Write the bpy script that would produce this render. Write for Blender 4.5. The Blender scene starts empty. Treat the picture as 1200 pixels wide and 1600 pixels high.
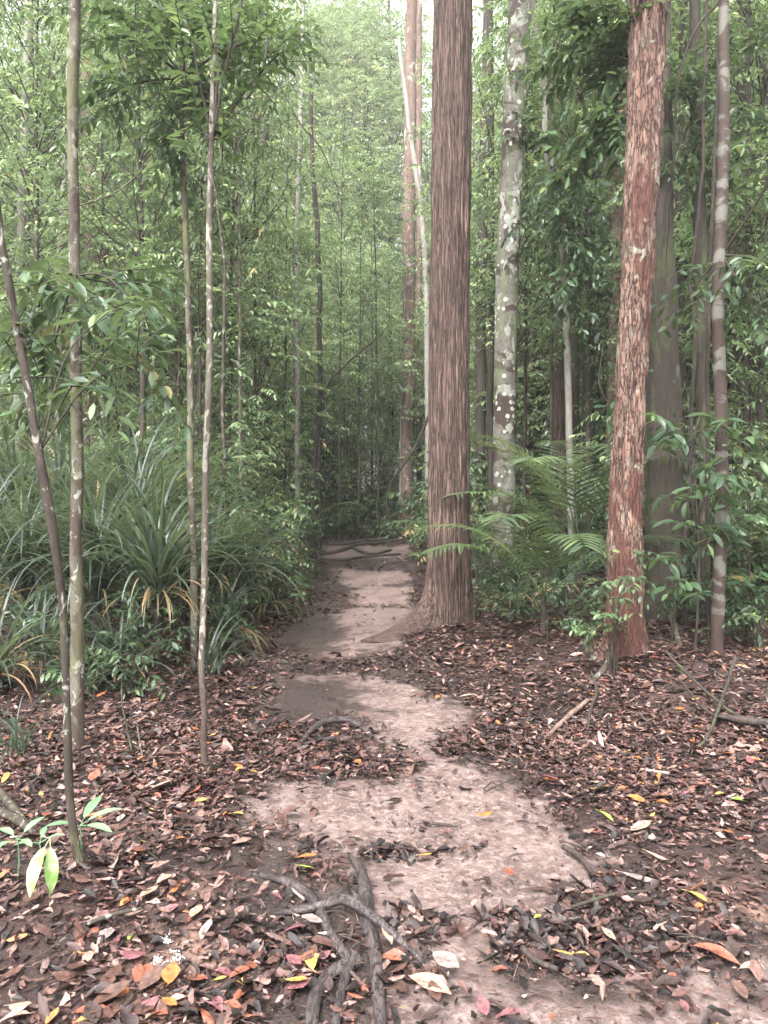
import bpy, math, random
import numpy as np
from mathutils import noise as mnoise

C = bpy.context.scene.collection
F = 1155.0                     # focal length in pixels of the 1200x1600 photograph
EYE = 1.5
R = math.radians
Z3 = np.array([0., 0., 1.])

# ------------------------------------------------------------------ noise
def _hash(ix, iy, iz, seed):
    h = (ix * 374761393 + iy * 668265263 + iz * 2147483647 + seed * 144665) & 0xFFFFFFFF
    h = ((h ^ (h >> 13)) * 1274126177) & 0xFFFFFFFF
    h = ((h ^ (h >> 16)) * 2246822519) & 0xFFFFFFFF
    return ((h ^ (h >> 15)) & 0xFFFFFF) / float(0xFFFFFF)

def vn(x, y, z=0.0, seed=0):
    x, y, z = np.broadcast_arrays(np.asarray(x, float), np.asarray(y, float), np.asarray(z, float))
    ix, iy, iz = np.floor(x).astype(np.int64), np.floor(y).astype(np.int64), np.floor(z).astype(np.int64)
    fx, fy, fz = x - ix, y - iy, z - iz
    fx, fy, fz = fx * fx * (3 - 2 * fx), fy * fy * (3 - 2 * fy), fz * fz * (3 - 2 * fz)
    r = 0
    for dx in (0, 1):
        for dy in (0, 1):
            for dz in (0, 1):
                w = (fx if dx else 1 - fx) * (fy if dy else 1 - fy) * (fz if dz else 1 - fz)
                r = r + w * _hash(ix + dx, iy + dy, iz + dz, seed)
    return r

def fbm(x, y, z=0.0, seed=0, o=3):
    a, s, r = 1.0, 0.0, 0
    x, y, z = np.asarray(x, float), np.asarray(y, float), np.asarray(z, float)
    for k in range(o):
        r = r + a * vn(x * 2**k, y * 2**k, z * 2**k, seed + 17 * k)
        s += a
        a *= 0.5
    return r / s

def nrm(v):
    return v / np.maximum(np.linalg.norm(v, axis=-1, keepdims=True), 1e-9)

def sstep(a, b, x):
    t = np.clip((np.asarray(x, float) - a) / (b - a), 0, 1)
    return t * t * (3 - 2 * t)

# ------------------------------------------------------------------ terrain
def trail_x(y):
    return np.interp(y, [0, 2, 3, 4.3, 5.8, 8.5, 11, 15, 20, 26, 60], [.35, .33, .25, .2, -.05, -.35, -.55, -.75, -.95, -1.1, -1.5])

def ground_h(x, y):
    x, y = np.asarray(x, float), np.asarray(y, float)
    h = 0.62 * sstep(10.5, 21, y) + 0.006 * np.maximum(y - 20, 0)
    d = np.abs(x - trail_x(y))
    h = h + 0.16 * sstep(0.9, 3.2, d) * sstep(3, 8, y) + 0.06 * sstep(0.8, 2.5, d)
    h = h + 0.10 * (fbm(x * .35 + 9, y * .35, 0, 3) - .5) * sstep(0.3, 3, d)
    h = h + 0.05 * (fbm(x * 1.6, y * 1.6, 0, 5) - .5) + 0.016 * (fbm(x * 9, y * 9, 0, 8) - .5)
    # mounds of soil round the foot of a few stems
    for mx, my, r, a in ((-1.12, 2.95, .28, .10), (-.98, 4.15, .25, .05), (.95, 8.75, .8, .16), (2.15, 6.75, .6, .08), (-1.2, 6.8, .5, .08), (-.2, 2.75, .35, .03)):
        h = h + a * np.exp(-((x - mx)**2 + (y - my)**2) / (r * r))
    # hollow beside the trail on the left at the bottom of the picture
    h = h - 0.06 * np.exp(-((x + 1.35)**2 + (y - 2.2)**2) / .16)
    return h

def G(px, py):
    """the ground point seen at a pixel of the photograph"""
    px, py = np.asarray(px, float), np.asarray(py, float)
    lo, hi = np.full(np.broadcast(px, py).shape, 1.2), np.full(np.broadcast(px, py).shape, 60.)
    s = np.maximum(py - 800, 1) / F
    ys = np.linspace(1.2, 60, 900)
    out = np.zeros(lo.shape)
    fl_s, fl_px = np.ravel(np.broadcast_to(s, lo.shape)), np.ravel(np.broadcast_to(px, lo.shape))
    res = []
    for a, b in zip(fl_s, fl_px):
        ray = EYE - a * ys
        g = ground_h((b - 600) / F * ys, ys)
        k = np.argmax(ray < g)
        if k == 0:
            k = len(ys) - 1
        y0, y1 = ys[k - 1], ys[k]
        d0, d1 = (ray - g)[k - 1], (ray - g)[k]
        res.append(y0 + (y1 - y0) * d0 / (d0 - d1 + 1e-9))
    y = np.array(res).reshape(lo.shape)
    x = (px - 600) / F * y
    return np.stack([x, y, ground_h(x, y)], -1)

def W(px, py, d):
    return np.array([(px - 600) / F * d, d, EYE + (800 - py) / F * d])

# polygons of bare sand and of dark wet dirt, traced on the ground
SAND = [
    [(590,1600),(640,1520),(622,1470),(585,1410),(545,1370),(500,1330),(420,1290),(410,1235),(470,1218),(560,1235),(622,1225),(640,1190),(612,1168),(575,1132),(520,1118),(440,1122),(405,1100),(425,1066),(500,1052),(575,1052),(650,1075),(705,1090),(748,1112),(715,1135),(655,1150),(665,1180),(760,1212),(850,1240),(925,1300),(965,1345),(900,1385),(890,1420),(800,1470),(785,1510),(850,1560),(900,1545),(1050,1560),(1250,1500),(1300,1680),(560,1680)],
    [(596,1120),(700,1110),(690,1160),(700,1245),(600,1245),(606,1180)],
    [(430,1000),(470,968),(540,950),(640,948),(655,965),(625,1004),(590,1020),(545,1028),(460,1024)],
    [(525,888),(640,892),(645,906),(575,915),(528,908)],
    [(545,915),(640,915),(640,945),(560,945)],
    [(490,850),(645,850),(650,870),(500,872)],
    [(250,1680),(300,1500),(300,1440),(350,1400),(470,1440),(480,1520),(520,1680)],
]
DARK = [
    [(400,1080),(440,1062),(505,1058),(560,1078),(575,1110),(520,1128),(430,1126),(400,1105)],
    [(410,1005),(440,968),(520,960),(545,985),(530,1020),(450,1026)],
    [(540,1028),(570,1004),(610,1000),(600,1018),(560,1030)],
    [(340,1240),(420,1230),(440,1330),(470,1400),(350,1400),(330,1320)],
]
def poly_sd(poly, x, y):
    """signed distance (positive inside) of ground points to a polygon given in pixels"""
    P = G([p[0] for p in poly], [min(p[1], 1670) for p in poly])[:, :2]
    d = np.full(x.shape, 1e9)
    ins = np.zeros(x.shape, bool)
    n = len(P)
    for i in range(n):
        ax, ay = P[i]; bx, by = P[(i + 1) % n]
        ex, ey = bx - ax, by - ay
        t = np.clip(((x - ax) * ex + (y - ay) * ey) / (ex * ex + ey * ey + 1e-12), 0, 1)
        d = np.minimum(d, np.hypot(x - ax - t * ex, y - ay - t * ey))
        c = ((ay > y) != (by > y)) & (x < ex * (y - ay) / (ey if abs(ey) > 1e-9 else 1e-9) + ax)
        ins ^= c
    return np.where(ins, d, -d)

def mask(polys, x, y, soft=.06, wob=.16):
    x, y = np.asarray(x, float), np.asarray(y, float)
    wx = x + wob * (fbm(x * 3.2, y * 3.2, 0, 21) - .5) + wob * .7 * (fbm(x * 11, y * 11, 0, 23, 2) - .5)
    wy = y + wob * 2 * (fbm(x * 3.2 + 7, y * 2.2, 4, 22) - .5) + wob * .8 * (fbm(x * 11 + 3, y * 9, 5, 24, 2) - .5)
    m = np.full(x.shape, -1e9)
    for p in polys:
        m = np.maximum(m, poly_sd(p, wx, wy))
    n = soft * 1.6 * (fbm(x * 14, y * 14, 0, 31) - .5)
    return sstep(-soft, soft, m + n)

# ------------------------------------------------------------------ mesh assembly
class M:
    def __init__(s):
        s.v, s.f, s.t, s.n = [], [], [], 0
    def add(s, v, f, tint=.5):
        v = np.asarray(v, float).reshape(-1, 3)
        f = np.asarray(f, int)
        s.v.append(v)
        s.f.append(f + s.n)
        tt = np.asarray(tint, float)
        if tt.ndim == 0:
            tt = np.full(len(f), float(tt))
        s.t.append(tt)
        s.n += len(v)
    def mesh(s, name, mat, origin=(0, 0, 0), smooth=True, mats=None):
        v = np.concatenate(s.v) - np.array(origin, float)
        me = bpy.data.meshes.new(name)
        me.vertices.add(len(v))
        me.vertices.foreach_set('co', v.astype(np.float32).ravel())
        tot = np.concatenate([np.full(len(f), f.shape[1]) for f in s.f])
        loops = np.concatenate([f.ravel() for f in s.f])
        me.loops.add(len(loops))
        me.loops.foreach_set('vertex_index', loops.astype(np.int32))
        me.polygons.add(len(tot))
        st = np.concatenate([[0], np.cumsum(tot)[:-1]])
        me.polygons.foreach_set('loop_start', st.astype(np.int32))
        me.polygons.foreach_set('loop_total', tot.astype(np.int32))
        if smooth:
            me.polygons.foreach_set('use_smooth', np.ones(len(tot), bool))
        me.update(calc_edges=True)
        a = me.attributes.new('tint', 'FLOAT', 'FACE')
        a.data.foreach_set('value', np.concatenate(s.t).astype(np.float32))
        if mat is not None:
            me.materials.append(mat)
        return me

def put(name, mesh, parent=None, loc=(0, 0, 0)):
    o = bpy.data.objects.new(name, mesh)
    C.objects.link(o)
    if parent is not None:
        o.parent = parent
    else:
        o.location = loc
    return o

def tag(o, label=None, cat=None, group=None, kind=None):
    if label: o['label'] = label
    if cat: o['category'] = cat
    if group: o['group'] = group
    if kind: o['kind'] = kind
    return o

def thing(name, label, cat, loc, group=None):
    o = bpy.data.objects.new(name, None)
    o.empty_display_size = .1
    C.objects.link(o)
    o.location = loc
    return tag(o, label, cat, group)

def copy_thing(root, loc, rz, sc, label, group):
    c = root.copy(); C.objects.link(c)
    c.location = loc; c.rotation_euler = (0, 0, rz); c.scale = (sc, sc, sc)
    tag(c, label, None, group)
    for ch in root.children:
        k = ch.copy(); C.objects.link(k); k.parent = c
    return c

def resample(pts, step):
    """Catmull-Rom through rows (x, y, z, radius)"""
    P = np.asarray(pts, float)
    if len(P) == 2:
        P = np.array([P[0], (P[0] + P[1]) / 2, P[1]])
    E = np.vstack([2 * P[0] - P[1], P, 2 * P[-1] - P[-2]])
    out = []
    for i in range(1, len(E) - 2):
        n = max(2, int(np.linalg.norm(E[i + 1][:3] - E[i][:3]) / step))
        t = np.linspace(0, 1, n, endpoint=False)[:, None]
        a, b, c, d = E[i - 1], E[i], E[i + 1], E[i + 2]
        out.append(.5 * (2 * b + (c - a) * t + (2 * a - 5 * b + 4 * c - d) * t * t + (3 * b - a - 3 * c + d) * t**3))
    out.append(P[-1:])
    Q = np.vstack(out)
    Q[:, 3] = np.maximum(Q[:, 3], .0006)
    return Q

def tube(m, pts, seg=10, step=.12, disp=None, rough=0., seed=0, wig=0., tint=.5, cap=True):
    Q = resample(pts, step)
    c, r = Q[:, :3].copy(), Q[:, 3]
    n = len(c)
    if wig:
        s = np.cumsum(np.r_[0, np.linalg.norm(np.diff(c, axis=0), axis=1)])
        c[:, 0] += wig * (fbm(s * 2.1, seed, 0, seed + 1) - .5)
        c[:, 1] += wig * (fbm(s * 2.1, seed + 5, 0, seed + 2) - .5)
    T = nrm(np.gradient(c, axis=0))
    ref = np.array([1., 0, 0]) if abs(T[0, 0]) < .8 else np.array([0, 1., 0])
    U = np.zeros_like(c)
    u = nrm(ref - T[0] * np.dot(ref, T[0]))
    for i in range(n):
        u = nrm(u - T[i] * np.dot(u, T[i]))
        U[i] = u
    V = np.cross(T, U)
    th = np.linspace(0, 2 * np.pi, seg, endpoint=False)
    ct, st = np.cos(th), np.sin(th)
    rr = np.repeat(r[:, None], seg, 1)
    if rough:
        zz = np.arange(n)[:, None] * step
        rr = rr * (1 + rough * 2 * (fbm(ct[None] * 1.3 + 5, st[None] * 1.3 + 5, zz * 4 + seed, seed, 3) - .5))
    if disp is not None:
        rr = rr + disp(th[None, :], c[:, 2:3], r[:, None])
    v = c[:, None, :] + rr[..., None] * (U[:, None, :] * ct[None, :, None] + V[:, None, :] * st[None, :, None])
    i = np.arange(n - 1)[:, None] * seg
    j = np.arange(seg)[None]
    j2 = (j + 1) % seg
    f = np.stack([i + j, i + j2, i + seg + j2, i + seg + j], -1).reshape(-1, 4)
    m.add(v, f, tint)
    if cap:
        for ring, cc in ((0, c[0]), (n - 1, c[-1])):
            vv = np.vstack([v[ring], cc])
            ff = np.array([[k, (k + 1) % seg, seg] if ring else [(k + 1) % seg, k, seg] for k in range(seg)])
            m.add(vv, ff, tint)
    return Q

# ------------------------------------------------------------------ leaves
def leaves(m, P, D, N, L, Wd, tint, bend=.2, fold=.25, fine=False, jit=0.):
    """P base, D direction, N up side, one row per leaf"""
    n = len(P)
    if n == 0:
        return
    D = nrm(D)
    S = nrm(np.cross(D, N))
    N = np.cross(S, D)
    L = np.broadcast_to(L, (n,))[:, None]
    Wd = np.broadcast_to(Wd, (n,))[:, None] * .5
    bend = np.broadcast_to(bend, (n,))[:, None]
    fold = np.broadcast_to(fold, (n,))[:, None]
    if not fine:
        v = np.stack([P,
                      P + D * L * .35 + S * Wd + N * (fold * Wd),
                      P + D * L * .75 + S * Wd * .7 + N * (fold * Wd * .7 - bend * L * .5),
                      P + D * L * 1.0 - N * bend * L,
                      P + D * L * .75 - S * Wd * .7 + N * (fold * Wd * .7 - bend * L * .5),
                      P + D * L * .35 - S * Wd + N * (fold * Wd)], 1)
        b = np.arange(n)[:, None] * 6
        f = np.concatenate([b + [0, 1, 2, 3], b + [0, 3, 4, 5]], 1).reshape(-1, 4)
        m.add(v, f, np.repeat(np.broadcast_to(tint, (n,)), 2))
    else:
        us = [0, .12, .32, .55, .78, .92, 1]
        ws = [0, .5, .92, 1.0, .72, .3, 0]
        rows = []
        for u, w in zip(us, ws):
            c = P + D * L * u * (1 - .15 * bend * u) - N * bend * L * u * u
            if w == 0:
                rows.append([c])
            elif jit:
                ja = np.random.default_rng(int(u * 100)).uniform(1 - jit, 1 + jit * .5, (n, 1)); jb = np.random.default_rng(int(u * 100) + 7).uniform(1 - jit, 1 + jit * .5, (n, 1))
                jc = np.random.default_rng(int(u * 100) + 9).uniform(-jit * .12, jit * .12, (n, 1)) * L
                rows.append([c + S * Wd * w * ja + N * (fold * Wd * w * ja + jc), c, c - S * Wd * w * jb + N * (fold * Wd * w * jb - jc)])
            else:
                up = N * fold * Wd * w
                rows.append([c + S * Wd * w + up, c, c - S * Wd * w + up])
        vs = [p for r_ in rows for p in r_]
        v = np.stack(vs, 1)
        k = v.shape[1]
        b = np.arange(n)[:, None] * k
        t3, t4 = [[0, 1, 2], [0, 2, 3]], []
        for q in range(4):
            a = 1 + 3 * q
            t4 += [[a, a + 3, a + 4, a + 1], [a + 1, a + 4, a + 5, a + 2]]
        t3 += [[k - 1, k - 3, k - 4], [k - 1, k - 2, k - 3]]
        tt = np.broadcast_to(tint, (n,))
        f3 = (b[:, None, :] + np.array(t3)[None]).reshape(-1, 3)
        f4 = (b[:, None, :] + np.array(t4)[None]).reshape(-1, 4)
        m.add(v, f4, np.repeat(tt, len(t4)))
        m.v.append(np.zeros((0, 3)))
        m.f.append(f3 + (m.n - n * k)); m.t.append(np.repeat(tt, len(t3)))

def sprays(m, rng, P, D, L, nl, ll, lw, droop=.15, fine=False, tint=None, twig=None, lean=.55):
    """leafy twigs: P start, D direction, L length, nl leaves on each"""
    n = len(P)
    D = nrm(D)
    L = np.broadcast_to(L, (n,))
    t = np.linspace(.12, 1, nl)[None, :] + rng.uniform(-.03, .03, (n, nl))
    t = np.clip(t, 0.05, 1)
    pos = P[:, None] + D[:, None] * (L[:, None] * t)[..., None]
    pos[..., 2] -= droop * L[:, None] * t * t
    tan = np.repeat(D[:, None], nl, 1).copy()
    tan[..., 2] -= 2 * droop * t
    tan = nrm(tan)
    side = nrm(np.cross(tan, Z3 + rng.normal(0, .25, (n, 1, 3))))
    sg = np.where(np.arange(nl) % 2 == 0, 1., -1.)[None, :, None]
    sg = np.where((np.arange(nl) == nl - 1)[None, :, None], .1, sg)
    ld = nrm(tan * lean + side * sg + rng.normal(0, .22, (n, nl, 3)) + np.array([0, 0, -.25]))
    nn = nrm(Z3 + rng.normal(0, .35, (n, nl, 3)))
    sz = rng.uniform(.7, 1.15, (n, nl)) * np.sin(np.clip(t, 0, .95) * 2.4 + .5)**.4
    if tint is None:
        tint = np.clip(rng.normal(.5, .18, (n, 1)) + rng.normal(0, .1, (n, nl)), 0, .93)
        tint = np.where(rng.random((n, nl)) < .006, 1.0, tint)
    leaves(m, pos.reshape(-1, 3), ld.reshape(-1, 3), nn.reshape(-1, 3), (ll * sz).ravel(), (lw * sz).ravel(),
           np.broadcast_to(tint, (n, nl)).ravel(), bend=rng.uniform(.05, .35, n * nl), fold=rng.uniform(.1, .5, n * nl), fine=fine)
    if twig is not None:
        e = P + D * L[:, None]; e[:, 2] -= droop * L
        mid = P + D * L[:, None] * .5; mid[:, 2] -= droop * L * .25
        r = .0035 if fine else .004
        for a, b, c in zip(P, mid, e):
            tube(twig, [(*a, r), (*b, r * .8), (*c, r * .4)], seg=4, step=.2, cap=False)

def straps(m, rng, P, az, el, L, Wd, curl, tint, S=9, keel=.35):
    """long arching ribbons"""
    n = len(P)
    s = np.linspace(0, 1, S)
    ang = el[:, None] - curl[:, None] * s[None]**1.3
    ds = L[:, None] / (S - 1)
    dx = np.cos(ang) * ds; dz = np.sin(ang) * ds
    hx = np.concatenate([np.zeros((n, 1)), np.cumsum(dx[:, :-1], 1)], 1)
    hz = np.concatenate([np.zeros((n, 1)), np.cumsum(dz[:, :-1], 1)], 1)
    A = np.stack([np.cos(az), np.sin(az), 0 * az], -1)
    B = np.stack([-np.sin(az), np.cos(az), 0 * az], -1)
    c = P[:, None] + A[:, None] * hx[..., None] + Z3 * hz[..., None]
    up = -A[:, None] * np.sin(ang)[..., None] + Z3 * np.cos(ang)[..., None]
    w = Wd[:, None] * .5 * np.minimum(1, (1 - s[None])**.6 * 1.5) * (.55 + .45 * np.minimum(1, s[None] * 5))
    w = np.maximum(w, 0.0004)
    v = np.stack([c + B[:, None] * w[..., None] + up * (keel * w)[..., None], c, c - B[:, None] * w[..., None] + up * (keel * w)[..., None]], 2)
    b = np.arange(n)[:, None, None] * (S * 3) + np.arange(S - 1)[None, :, None] * 3
    f = np.concatenate([b + [0, 3, 4, 1], b + [1, 4, 5, 2]], 2).reshape(-1, 4)
    m.add(v, f, np.repeat(tint, (S - 1) * 2))

def frond(ml, mr, rng, P, az, el, L, curl, nleaf=34, leaf=.42, lw=.022, tint=.5, spread=1.0, sag=.5, bare=.15):
    """feather palm leaf: rachis curve and two ranks of leaflets"""
    S = 30
    s = np.linspace(0, 1, S)
    ang = el - curl * s**1.4
    ds = L / (S - 1)
    hx = np.r_[0, np.cumsum(np.cos(ang) * ds)[:-1]]
    hz = np.r_[0, np.cumsum(np.sin(ang) * ds)[:-1]]
    A = np.array([math.cos(az), math.sin(az), 0]); B = np.array([-math.sin(az), math.cos(az), 0])
    c = np.asarray(P) + A * hx[:, None] + Z3 * hz[:, None]
    r = .009 * (1 - .75 * s)
    tube(mr, np.c_[c[::3], r[::3]], seg=5, step=.15, cap=False, tint=tint)
    t = np.linspace(bare, .99, nleaf)
    pc = np.stack([np.interp(t, s, c[:, k]) for k in range(3)], -1)
    an = np.interp(t, s, ang)
    T = A * np.cos(an)[:, None] + Z3 * np.sin(an)[:, None]
    U = -A * np.sin(an)[:, None] + Z3 * np.cos(an)[:, None]
    for sg in (1, -1):
        ld = nrm(T * (.45 + .5 * t[:, None]) + B * sg * spread + U * (.28) + rng.normal(0, .05, (nleaf, 3)))
        ll = leaf * np.sin(np.clip(.35 + t * 2.5, 0, 2.9))**.6 * rng.uniform(.9, 1.05, nleaf)
        nn = nrm(U + B * sg * -.3)
        leaves(ml, pc, ld, nn, ll, lw, np.clip(tint + rng.normal(0, .06, nleaf), 0, 1), bend=sag * rng.uniform(.6, 1.2, nleaf), fold=.3, fine=True)

# ------------------------------------------------------------------ materials
class NT:
    def __init__(s, name):
        s.mat = bpy.data.materials.new(name); s.mat.use_nodes = True
        s.t = s.mat.node_tree; s.t.nodes.clear()
        s.out = s.n('ShaderNodeOutputMaterial')
        s.tc = s.n('ShaderNodeTexCoord')
    def n(s, k): return s.t.nodes.new(k)
    def l(s, a, b): s.t.links.new(a, b)
    def inp(s, sock, val):
        if isinstance(val, bpy.types.NodeSocket): s.l(val, sock)
        elif isinstance(val, (tuple, list)): sock.default_value = tuple(val) + ((1,) if len(val) == 3 and len(sock.default_value) == 4 else ())
        else: sock.default_value = val
    def map(s, scale, src='Object', loc=(0, 0, 0)):
        k = s.n('ShaderNodeMapping'); s.l(s.tc.outputs[src], k.inputs[0])
        k.inputs['Scale'].default_value = scale; k.inputs['Location'].default_value = loc
        return k.outputs[0]
    def noise(s, vec, scale=1, detail=3, rough=.55, dist=0.):
        k = s.n('ShaderNodeTexNoise'); s.l(vec, k.inputs['Vector'])
        k.inputs['Scale'].default_value = scale; k.inputs['Detail'].default_value = detail
        k.inputs['Roughness'].default_value = rough; k.inputs['Distortion'].default_value = dist
        return k.outputs['Fac']
    def vor(s, vec, scale=1, feat='F1', out='Distance', rnd=1.):
        k = s.n('ShaderNodeTexVoronoi'); s.l(vec, k.inputs['Vector']); k.feature = feat
        k.inputs['Scale'].default_value = scale
        k.inputs['Randomness'].default_value = rnd
        return k.outputs[out]
    def ramp(s, fac, stops, const=False):
        k = s.n('ShaderNodeValToRGB'); s.inp(k.inputs[0], fac)
        e = k.color_ramp.elements
        while len(e) < len(stops): e.new(.5)
        for i, (p, c) in enumerate(stops):
            e[i].position = p
            e[i].color = (c, c, c, 1) if isinstance(c, (int, float)) else tuple(c) + (1,)
        if const: k.color_ramp.interpolation = 'CONSTANT'
        return k.outputs[0]
    def mix(s, fac, a, b, mode='MIX'):
        k = s.n('ShaderNodeMix'); k.data_type = 'RGBA'; k.blend_type = mode
        s.inp(k.inputs[0], fac); s.inp(k.inputs[6], a); s.inp(k.inputs[7], b)
        return k.outputs[2]
    def math(s, op, a, b=0.):
        k = s.n('ShaderNodeMath'); k.operation = op
        s.inp(k.inputs[0], a); s.inp(k.inputs[1], b)
        return k.outputs[0]
    def attr(s, name, out='Fac'):
        k = s.n('ShaderNodeAttribute'); k.attribute_name = name
        return k.outputs[out]
    def bump(s, h, strength=.5, dist=.01, nrm_=None):
        k = s.n('ShaderNodeBump'); s.inp(k.inputs['Height'], h)
        k.inputs['Strength'].default_value = strength; k.inputs['Distance'].default_value = dist
        if nrm_ is not None: s.l(nrm_, k.inputs['Normal'])
        return k.outputs[0]
    def bsdf(s, col, rough=.7, spec=.3, normal=None):
        k = s.n('ShaderNodeBsdfPrincipled')
        s.inp(k.inputs['Base Color'], col); s.inp(k.inputs['Roughness'], rough)
        k.inputs['Specular IOR Level'].default_value = spec
        if normal is not None: s.l(normal, k.inputs['Normal'])
        return k.outputs[0]
    def done(s, sh):
        s.l(sh, s.out.inputs[0]); return s.mat

def foliage(name, stops, rough=.38, spec=.5, trans=.35, tcol=(.23, .31, .11)):
    t = NT(name)
    oi = t.n('ShaderNodeObjectInfo')
    base = t.ramp(t.attr('tint'), stops)
    hv = t.n('ShaderNodeHueSaturation')
    rr = t.n('ShaderNodeMapRange'); t.l(oi.outputs['Random'], rr.inputs[0]); rr.inputs[3].default_value = .485; rr.inputs[4].default_value = .52
    r2 = t.n('ShaderNodeMapRange'); t.l(oi.outputs['Random'], r2.inputs[0]); r2.inputs[3].default_value = 1.2; r2.inputs[4].default_value = .8
    t.l(rr.outputs[0], hv.inputs['Hue']); t.l(r2.outputs[0], hv.inputs['Value']); t.l(base, hv.inputs['Color'])
    p = t.bsdf(hv.outputs[0], rough, spec)
    tr = t.n('ShaderNodeBsdfTranslucent')
    t.l(t.mix(.5, hv.outputs[0], tcol), tr.inputs[0])
    mx = t.n('ShaderNodeMixShader'); mx.inputs[0].default_value = trans
    t.l(p, mx.inputs[1]); t.l(tr.outputs[0], mx.inputs[2])
    return t.done(mx.outputs[0])

def bark(name, a, b, crack=(.02, .015, .012), sc=(30, 30, 6), crackw=.5, lichen=None, lich=(.55, .62), lsc=(5, 5, 5),
         patch=None, pat=(.55, .6), psc=(4, 4, 2), moss=None, bump_=.5, bd=.006, rough=.8, lowdark=None, spots=None, plates=None):
    t = NT(name)
    n1 = t.noise(t.map(sc), 1, 4, .6, .4)
    n2 = t.noise(t.map((sc[0] * .2, sc[1] * .2, sc[2] * .25), loc=(3, 1, 7)), 1, 3)
    col = t.mix(t.ramp(n2, [(.35, 0.), (.65, 1.)]), a, b)
    ck = t.ramp(t.math('ABSOLUTE', t.math('SUBTRACT', n1, .5)), [(.012 * crackw, 1.), (.07 * crackw, 0.)])
    col = t.mix(ck, col, crack)
    fine = t.noise(t.map((sc[0] * 3, sc[1] * 3, sc[2] * 3)), 1, 3)
    col = t.mix(.6, col, t.mix(fine, (.35, .35, .35), (1.5, 1.5, 1.5)), 'MULTIPLY')
    if plates:
        pv = t.vor(t.map(plates), 1, 'F1', 'Color')
        pe = t.vor(t.map(plates), 1, 'DISTANCE_TO_EDGE', 'Distance')
        sx = t.n('ShaderNodeSeparateColor'); t.l(pv, sx.inputs[0])
        col = t.mix(.55, col, t.mix(sx.outputs[0], (.5, .5, .52), (1.5, 1.45, 1.4)), 'MULTIPLY')
        col = t.mix(t.ramp(sx.outputs[1], [(.80, 0.), (.82, .4)]), col, (.15, .12, .10))
        col = t.mix(t.ramp(pe, [(.02, .6), (.06, 0.)]), col, crack)
    if patch:
        pn = t.noise(t.map(psc, loc=(11, 3, 5)), 1, 4, .55, .6)
        col = t.mix(t.ramp(pn, [(pat[0], 0.), (pat[1], 1.)]), col, patch)
    if lichen:
        ln = t.noise(t.map(lsc, loc=(1, 9, 2)), 1, 5, .62, .8)
        lc = t.mix(fine, lichen, tuple(c * .62 for c in lichen))
        col = t.mix(t.ramp(ln, [(lich[0], 0.), (lich[1], 1.)]), col, lc)
    if moss:
        mn = t.noise(t.map((6, 6, 2.2), loc=(4, 4, 4)), 1, 4, .6, .5)
        col = t.mix(t.ramp(mn, [(.52, 0.), (.68, .85)]), col, moss)
    if spots:
        vn_ = t.vor(t.map((spots[1],) * 3, loc=(2, 2, 2)), 1)
        v2 = t.noise(t.map((1.6, 1.6, 1.1), loc=(7, 7, 7)), 1, 2)
        m1 = t.ramp(vn_, [(.26, 1.), (.31, 0.)])
        m2 = t.ramp(v2, [(.5, 0.), (.55, 1.)])
        col = t.mix(t.math('MULTIPLY', m1, m2), col, spots[0])
    if lowdark:
        sz = t.n('ShaderNodeSeparateXYZ'); t.l(t.tc.outputs['Object'], sz.inputs[0])
        zz = t.math('ADD', sz.outputs[2], t.math('MULTIPLY', t.math('SUBTRACT', n2, .5), lowdark[0] * .8))
        col = t.mix(t.ramp(t.math('DIVIDE', zz, lowdark[0] * 2), [(.42, .9), (.56, 0.)]), col, t.mix(fine, lowdark[1], tuple(c * 1.8 for c in lowdark[1])))
    h = t.math('ADD', t.math('MULTIPLY', ck, -.8), t.math('ADD', n1, t.math('MULTIPLY', fine, .5)))
    return t.done(t.bsdf(col, rough, .25, t.bump(h, bump_, bd)))

# ------------------------------------------------------------------ ground materials
def ground_material():
    t = NT('forest_soil')
    n = t.noise(t.map((1.3, 1.3, 1.3)), 1, 4)
    g = t.noise(t.map((60, 60, 60)), 1, 4, .7)
    col = t.ramp(n, [(.3, (.012, .007, .006)), (.6, (.027, .014, .012)), (.75, (.055, .030, .024))])
    col = t.mix(.7, col, t.mix(g, (.3, .3, .3), (1.7, 1.7, 1.7)), 'MULTIPLY')
    # the drier orange loam showing between the roots near the camera
    lo = t.attr('loam')
    col = t.mix(t.math('MULTIPLY', lo, t.ramp(t.noise(t.map((7, 7, 7)), 1, 5, .65), [(.42, 0.), (.58, 1.)])), col, (.20, .12, .092))
    h = t.math('ADD', t.noise(t.map((22, 22, 22)), 1, 5, .65), t.math('MULTIPLY', g, .4))
    return t.done(t.bsdf(col, t.ramp(n, [(.4, .55), (.6, .85)]), .35, t.bump(h, .9, .02)))

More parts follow.
